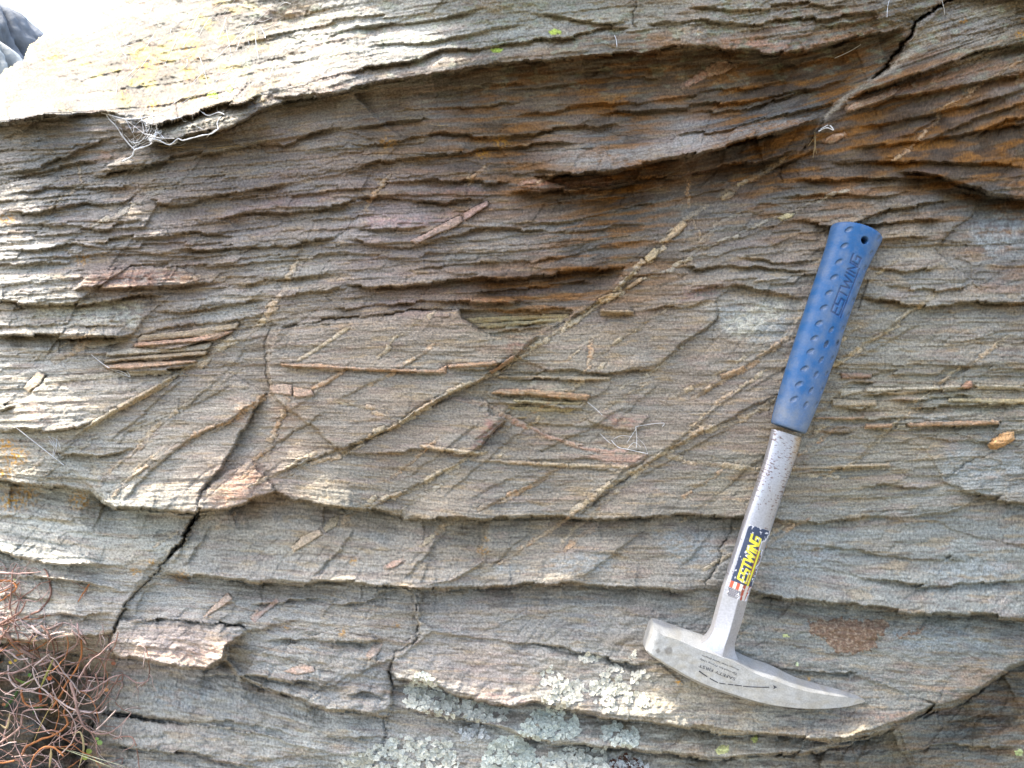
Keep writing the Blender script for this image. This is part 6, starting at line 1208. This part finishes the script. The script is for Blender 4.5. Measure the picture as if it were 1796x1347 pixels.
# blades and little leaves among the twigs
def blade(pts, w, off, col, name, parent=shrub):
    q = crom([zz2(p) for p in pts], 16); z = np.maximum(z_at(q[:, 0], q[:, 1]), -30) + off
    t = np.gradient(q, axis=0); t /= np.linalg.norm(t, axis=1)[:, None]; nn = np.stack([-t[:, 1], t[:, 0]], -1); ww = (w * np.sin(np.linspace(.25, 3.05, 16)))[:, None]
    A = P(*(q + nn * ww).T, z); B = P(*(q - nn * ww).T, z + .35 * w); Cc = P(*q.T, z + .9 * w)
    V = np.vstack([A, Cc, B]); i = np.arange(15); F = np.vstack([np.stack([i, i + 1, 16 + i + 1, 16 + i], -1), np.stack([16 + i, 16 + i + 1, 32 + i + 1, 32 + i], -1)])
    return make_mesh(name, V, F, M_LEAF, parent, col=np.broadcast_to(col, (48, 3)))
gr_, dg, st_ = srgb(108, 128, 58), srgb(58, 88, 44), srgb(170, 150, 96)
for pts, w, off, c in [([(200,1200),(260,1060),(350,900)],.8,40,st_),([(180,590),(215,550),(240,535)],.7,16,st_),([(245,860),(290,760),(330,670)],2.0,34,srgb(150,146,80)),([(370,1225),(520,1280),(690,1347)],.8,40,srgb(190,190,150)),([(430,1240),(600,1290),(780,1345)],.8,36,srgb(186,182,150)),([(30,980),(80,920),(120,860)],3.2,-5,dg),([(200,1020),(230,970),(265,990)],3.,-12,dg),([(480,1347),(510,1230),(490,1130),(440,1150)],1.9,30,srgb(176,160,116)),([(300,1347),(310,1270),(310,1220)],2.2,30,srgb(190,168,120)),([(60,1010),(40,1100),(0,1080)],2.0,24,srgb(180,160,120)),([(250,950),(245,900),(240,860)],3,-6,srgb(140,66,36)),([(90,800),(160,830),(210,790)],2.6,0,gr_)]:
    blade(pts, w, off, c, 'grass_blade')
def leaf(x, y, r, c, off, name='leaf'):
    x, y = zz2((x, y)); z0 = max(float(z_at(np.array(x), np.array(y))), -25) + off; an = np.arange(10) * 2 * np.pi / 10 + .2; rr = r * (1 + .12 * np.cos(an))
    V = np.vstack([P(x, y, z0 + 1.2), P(x + rr * np.cos(an), y + rr * np.sin(an) * .85, z0 + 1.2 * np.sin(an * 2))])
    F = np.array([(0, 1 + k, 1 + (k + 1) % 10) for k in range(10)]); return make_mesh(name, V, F, M_LEAF, shrub, col=np.broadcast_to(c, (11, 3)))
for x, y, r, c, off in [(605,1192,5.2,srgb(122,148,80),14),(590,1168,3.4,srgb(134,156,84),12),(540,1245,5.5,srgb(126,140,62),14),(516,1285,5,srgb(138,146,66),16),(82,203,4,srgb(176,190,110),8),(62,702,3.6,srgb(186,160,60),14),(92,690,3,srgb(180,150,60),12),(648,870,4,srgb(196,140,90),10),(690,708,4.2,srgb(150,96,70),14),(180,780,4,srgb(96,140,60),0),(300,800,4.4,srgb(176,92,48),20),(20,960,3.6,srgb(120,80,50),16)]:
    leaf(x, y, r, c, off)
# ------------------------------------------------------------------ foliose lichen rosettes
M_LICH = attr_mat('foliose_lichen', .85, 0, .22, 2200, .0004, .2)
LICH = [
 ('pale grey green lichen crust spreading down the left end of the rounded slab',[(704,1228),(716,1196),(735,1178),(752,1184),(768,1200),(775,1214),(812,1226),(850,1234),(892,1242),(888,1262),(862,1266),(800,1258),(760,1254),(722,1240)],1.0),
 ('widest cream lichen patch left of the hammer face',[(944,1184),(970,1170),(998,1194),(1030,1200),(1052,1190),(1076,1164),(1098,1176),(1088,1200),(1112,1204),(1142,1230),(1130,1242),(1088,1228),(1076,1252),(1056,1246),(1034,1224),(1010,1230),(990,1244),(948,1236),(952,1212)],.85),
 ('small cream lichen tuft above the widest patch',[(1016,1152),(1030,1146),(1052,1152),(1046,1162),(1024,1162)],1.0),
 ('tiny cream lichen tuft left of the hammer face',[(1100,1150),(1112,1140),(1122,1148),(1110,1156)],1.0),
 ('lichen tuft just below the hammer face',[(1104,1196),(1116,1172),(1136,1180),(1142,1192),(1124,1198)],.8),
 ('round green grey lichen rosette on the thin ledge',[(904,1276),(926,1256),(944,1244),(984,1246),(1018,1262),(1014,1290),(972,1299),(920,1292)],1.2),
 ('oval grey lichen rosette right of the round one',[(1054,1276),(1078,1266),(1104,1276),(1126,1292),(1118,1312),(1080,1306),(1058,1296)],1.2),
 ('lichen mat at the bottom edge left of centre',[(588,1360),(604,1328),(640,1318),(672,1306),(700,1292),(740,1296),(792,1302),(804,1330),(806,1362)],.95),
 ('lichen rosette standing at the bottom edge centre',[(836,1362),(852,1316),(872,1288),(908,1292),(940,1318),(944,1362)],1.0),
 ('lichen mat at the bottom edge right of centre',[(944,1332),(980,1318),(1002,1310),(1034,1316),(1062,1308),(1066,1362),(946,1362)],1.0),
 ('browned lichen clump at the bottom edge',[(1070,1330),(1098,1322),(1124,1332),(1150,1362),(1072,1362)],1.0),
 ('grey lichen tuft on the lowest ledge',[(800,1284),(822,1270),(850,1276),(858,1292),(836,1304),(806,1298)],.8),
 ('small lichen tuft above the bottom left mat',[(672,1300),(690,1286),(700,1300),(686,1312)],.7),
]
rl = np.random.default_rng(41)
for k, (lb, poly, dn) in enumerate(LICH):
    x0, x1 = min(p[0] for p in poly), max(p[0] for p in poly); y0, y1 = min(p[1] for p in poly), max(p[1] for p in poly)
    n = int((x1 - x0) * (y1 - y0) / 8.0 * dn); X = rl.uniform(x0 - 4, x1 + 4, n); Y = rl.uniform(y0 - 4, y1 + 4, n)
    ins = np.zeros(n, bool); Xw = X + 5 * perlin(X / 9, Y / 9, 44); Yw = Y + 5 * perlin(X / 9, Y / 9, 45)
    for i in range(len(poly)):
        (a, b), (c, d) = poly[i], poly[i - 1]
        if b != d: ins ^= ((b > Yw) != (d > Yw)) & (Xw < (c - a) * (Yw - b) / (d - b) + a)
    ins &= fbm(X / 17, Y / 14, 2, 46) > (-.30 if dn >= 1 else -.12)
    X, Y = X[ins], Y[ins]; m = len(X)
    if m == 0: continue
    R = rl.uniform(2.0, 4.6, m); Zr = z_at(X, Y); gx = (z_at(X + 4, Y) - z_at(X - 4, Y)) / 8; gy = (z_at(X, Y + 4) - z_at(X, Y - 4)) / 8
    gx = np.clip(gx, -1.2, 1.2) + rl.normal(0, .26, m); gy = np.clip(gy, -1.2, 1.2) + rl.normal(0, .26, m)
    an = np.arange(9) * 2 * np.pi / 9; ph = rl.uniform(0, 6, m)
    lob = 1 + .28 * np.sin(3 * an[None] + ph[:, None]) + rl.normal(0, .12, (m, 9))
    dx = R[:, None] * lob * np.cos(an)[None]; dy = R[:, None] * lob * np.sin(an)[None]
    lift = rl.uniform(.4, 3.0, m)
    zr = Zr[:, None] + lift[:, None] + gx[:, None] * dx + gy[:, None] * dy + .6 + rl.normal(0, .5, (m, 9))
    cx = np.stack([X, Y, Zr + lift - .5], -1)
    Vp = np.concatenate([cx[:, None], np.stack([X[:, None] + dx, Y[:, None] + dy, zr], -1)], 1)
    V = P(Vp[..., 0], Vp[..., 1], Vp[..., 2]).reshape(-1, 3)
    f = np.array([(0, 1 + j, 1 + (j + 1) % 9) for j in range(9)]); F = (np.arange(m)[:, None, None] * 10 + f[None]).reshape(-1, 3)
    base = [srgb(222, 221, 204), srgb(232, 227, 206), srgb(212, 216, 200), srgb(212, 212, 204)][[0, 1, 1, 1, 1, 2, 2, 0, 2, 0, 3, 3, 0][k]]
    cc = base[None] * rl.uniform(.72, 1.12, (m, 1)); 
    if k == 10:
        br = rl.random(m) < .4; cc[br] = srgb(98, 70, 56)
    col = np.repeat(cc[:, None], 10, 1); col[:, 0] *= .72
    tag(make_mesh('foliose_lichen', V, F, M_LICH, col=col.reshape(-1, 3), smooth=False), lb, 'lichen', 'foliose lichen patches')
# ------------------------------------------------------------------ webs, wisps and straws
M_WEB = simple_mat('cobweb_silk', (.78, .79, .80), .7, 0, .1, 500)
M_STRAW = simple_mat('dry_straw', (.34, .25, .13), .7, 0, .3, 500)
def strand(pts, r, off=5, n=None, own=None):
    q = crom(np.asarray(pts, float), n or max(6, 5 * len(pts))); zr = z_at(q[:, 0], q[:, 1]); k = len(q); L = np.linspace(0, 1, k)
    z = np.maximum(zr + 1.2, (zr[0] * (1 - L) + zr[-1] * L) + off)
    rr = 1.25 * r * (1 + .5 * perlin(np.arange(k) / 1.7 + pts[0][0], np.zeros(k) + .5, 50)) * S
    return tube(P(q[:, 0], q[:, 1], z), np.clip(rr, .1 * S, None), 4)
def web(parts, name, lb, mat, cat, group=None):
    Vs, Fs, o = [], [], 0
    for V, F in parts: Vs.append(V); Fs.append(F + o); o += len(V)
    return tag(make_mesh(name, np.vstack(Vs), np.vstack(Fs), mat), lb, cat, group)
def z3(p): return (160 + p[0] / 5.6125, 140 + p[1] / 5.6125)
rw = np.random.default_rng(8)
A = [([(100,325),(200,350),(340,385),(480,380),(620,350),(720,345),(790,380),(880,370),(905,405),(935,410)],.75),([(150,340),(180,390),(240,450),(300,540),(370,630),(430,690)],.85),([(310,800),(400,750),(430,690),(520,660),(600,620),(560,580)],1.25),
 ([(560,575),(620,580),(680,600),(770,640),(850,580),(900,595),(1000,570),(1100,545),(1180,530),(1250,485)],.9),([(640,430),(650,490),(720,580),(770,640)],.6),([(620,570),(640,490),(660,480)],.9),([(1000,240),(1040,290),(1080,310),(1150,350),(1250,320),(1310,340)],.8),([(1000,390),(995,310),(1000,240)],.6),([(1240,260),(1245,310),(1310,345)],.7),([(1250,485),(1240,420),(1280,360)],.5),([(1140,560),(1180,520),(1240,490)],.7),([(370,600),(440,620),(490,600),(530,555)],.6),([(650,460),(760,400),(880,365)],.4),([(520,530),(600,545),(660,570),(820,575)],.5),([(640,600),(720,620),(820,625),(850,585)],.8)]
prt = [strand([z3(p) for p in pts], r, 9) for pts, r in A]
anch = [z3(p) for p in [(150,345),(340,385),(480,380),(620,350),(300,540),(240,450),(430,690),(560,580),(640,470),(690,590),(770,640),(880,370),(900,595),(560,440),(520,530),(1030,560),(1180,530),(420,610)]]
for _ in range(46):
    i, j = rw.choice(len(anch), 2, False); a, b = np.array(anch[i]), np.array(anch[j])
    if np.linalg.norm(a - b) > 62: continue
    mid = (a + b) / 2 + rw.normal(0, 3.5, 2); prt.append(strand([a + rw.normal(0, 3, 2), mid, b + rw.normal(0, 3, 2)], rw.uniform(.16, .34), 7))
for cx, cy in [(436,640),(585,590),(560,440),(645,520)]:
    for _ in range(9):
        p = np.array(z3((cx, cy))); prt.append(strand([p + rw.normal(0, 5, 2), p + rw.normal(0, 2.5, 2), p + rw.normal(0, 5, 2)], rw.uniform(.4, .8), 9))
web(prt, 'spider_web', 'dusty torn spider web hanging under the sunlit brow', M_WEB, 'web')
prt = []
for a, b, r in [((1000/3,450/3),(1330/3,110/3),.35),((780/3,620/3),(1010/3,470/3),.4),((930/3,560/3),(1100/3,440/3),.3),((1045/3,190/3),(1105/3,90/3),.3),((1150/3,200/3),(1190/3,90/3),.4),((760/3,260/3),(820/3,160/3),.3),((600/3,170/3),(665/3,300/3),.35),((640/3,210/3),(690/3,240/3),.4),((1330/3,130/3),(1440/3,20/3),.35),((1120/3,50/3),(1180/3,0),.3),((960/3,360/3),(985/3,310/3),.3),((1060/3,220/3),(1260/3,170/3),.3),((1420/3,390/3),(1440/3,330/3),.3),((1200/3,440/3),(1240/3,400/3),.3),((880/3,180/3),(900/3,150/3),.3),((1250/3,20/3),(1330/3,40/3),.35),((1370/3,140/3),(1395/3,200/3),.7),((1460/3,40/3),(1530/3,20/3),.3),((1300/3,210/3),(1480/3,100/3),.25)]:
    a = np.array(a); b = np.array(b); prt.append(strand([a, (a + b) / 2 + rw.normal(0, 2, 2), b], r * .9, 7))
for _ in range(26):
    a = np.array([rw.uniform(200, 500), rw.uniform(5, 170)]); an = rw.normal(-.8, .5); l = rw.uniform(15, 60); b = a + l * np.array([math.cos(an), math.sin(an)])
    prt.append(strand([a, (a + b) / 2 + rw.normal(0, 2.5, 2), b], rw.uniform(.18, .34), 6))
web(prt, 'web_threads', 'loose pale threads and wisps over the sunlit top slab', M_WEB, 'web')
web([strand([(28,750),(70,783),(112,816)],.4,8),strand([(84,765),(94,780),(92,800)],.25,5),strand([(100,764),(98,785),(94,800)],.25,5),strand([(84,765),(100,772),(106,788)],.2,5),strand([(86,772),(98,790)],.2,5),strand([(92,768),(104,800)],.2,5)], 'spider_web', 'single white thread and small web on the pale slab at the left margin', M_WEB, 'web')
web([strand([(160,622),(180,638),(200,650),(226,661)],.45,6),strand([(196,648),(214,652),(228,661),(222,650)],.35,5)], 'spider_web', 'short white thread at the foot of the stacked plates', M_WEB, 'web')
web([strand(p, r, 6) for p, r in [([(1115,748),(1117,770),(1116,786)],.35),([(1072,772),(1084,784),(1100,788),(1118,792),(1136,796)],.45),([(1052,760),(1064,772),(1072,778)],.3),([(1116,748),(1140,744),(1164,742),(1162,748)],.35),([(1100,776),(1108,764),(1116,752)],.25),([(1030,705),(1046,718),(1056,728)],.35),([(1076,770),(1090,764),(1108,766)],.25),([(1116,766),(1130,780),(1136,796)],.2),([(1100,788),(1112,776),(1124,784)],.25)]], 'spider_web', 'small web across the tip of the plum lens', M_WEB, 'web')
for lb, p, r in [('short white thread hanging from the lip at top centre', [(1078,62),(1081,70),(1082,82)], .5), ('fine thread hanging at the top edge left of the joint', [(1560,0),(1557,12),(1556,30)], .35), ('fine thread hanging over the joint at the top edge', [(1652,0),(1656,15),(1657,26)], .4), ('curved thread across the pink lip left of the joint', [(1464,102),(1490,90),(1510,78)], .45)]:
    web([strand(p, r, 5)], 'web_thread', lb, M_WEB, 'web', 'single threads')
web([strand([z3(p) for p in [(660,645),(850,662),(1000,660),(1200,672),(1400,650),(1490,655)]], .55, 3)], 'straw', 'single brown straw lying below the torn web', M_STRAW, 'straw', 'dry straws')
web([strand([(1426,276),(1430,250),(1429,232)], .8, 5), strand([(1418,256),(1426,244)],.5,5), strand([(1432,270),(1428,240)],.5,6)], 'straw', 'short bleached straws stuck in the dusty joint', M_STRAW, 'straw', 'dry straws')
web([strand([(1436,230),(1450,224),(1462,228),(1456,220)],.9,6), strand([(1440,226),(1452,219)],.6,6)], 'rootlet', 'curled pale rootlet in the dusty joint', M_WEB, 'rootlet')
web([strand([(350,137+0),(352,140)],.3,3)] if False else [strand([(756,218),(770,220),(786,219)],.4,4), strand([(766,212),(774,224)],.3,4)], 'straw', 'wisps of straw on the dark bed under the overhang', M_STRAW, 'straw', 'dry straws')
# ------------------------------------------------------------------ crags behind, seen at the top left
def crag(name, lb, px, top, rpx, dist, seed, col):
    sc = dist / D * S; cx = (px - 898) * sc; ztop = ZC + (673.5 - top) * sc; R = rpx * sc; y0 = -D + dist
    nz, na = 150, 210; t = np.linspace(0, 1, nz); an = np.linspace(0, 2 * np.pi, na, endpoint=False)
    T, A_ = np.meshgrid(t, an, indexing='ij'); zh_ = T * ztop
    prof = np.sqrt(np.clip(1 - np.clip((T - .80) / .20, 0, 1) ** 2.6, 0, 1)) * (1.15 - .15 * T)
    n1 = fbm(A_ * 2.2 + seed, T * 9, 4, seed); n2 = (h1(np.floor(T * 14 + .5 * np.sin(A_ * 2)) * 57 + np.floor(A_ * 3.2 + T * 5), seed) - .5)
    n3 = fbm(A_ * 7 + seed, T * 30, 3, seed + 3); rad = R * prof * (1 + .16 * n1 + .12 * n2 + .05 * n3 + .02 * fbm(A_ * 22, T * 80, 2, seed + 7))
    V = np.stack([cx + rad * np.cos(A_), y0 + rad * np.sin(A_), zh_], -1).reshape(-1, 3)
    F = loft_faces(nz, na); c = col[None] * np.clip(1 + .3 * n1 + .3 * n2 + .4 * n3, .4, 1.6).reshape(-1, 1)
    return tag(make_mesh(name, V, F[:, ::-1], M_CRAG, col=c), lb, 'rock', 'crags behind the outcrop')
M_CRAG = attr_mat('far_rock', .85, 0, .3, 14, .02, .3)
crag('crag', 'dark blunt crag against the sky at the top left', -40, 2, 132, 3.1, 61, srgb(112, 116, 120))
crag('crag', 'paler rock shoulder in front of the dark crag', -60, 52, 108, 2.2, 67, srgb(150, 152, 148))
# helper property no longer needed
for o in bpy.data.objects:
    if '_w' in o: del o['_w']
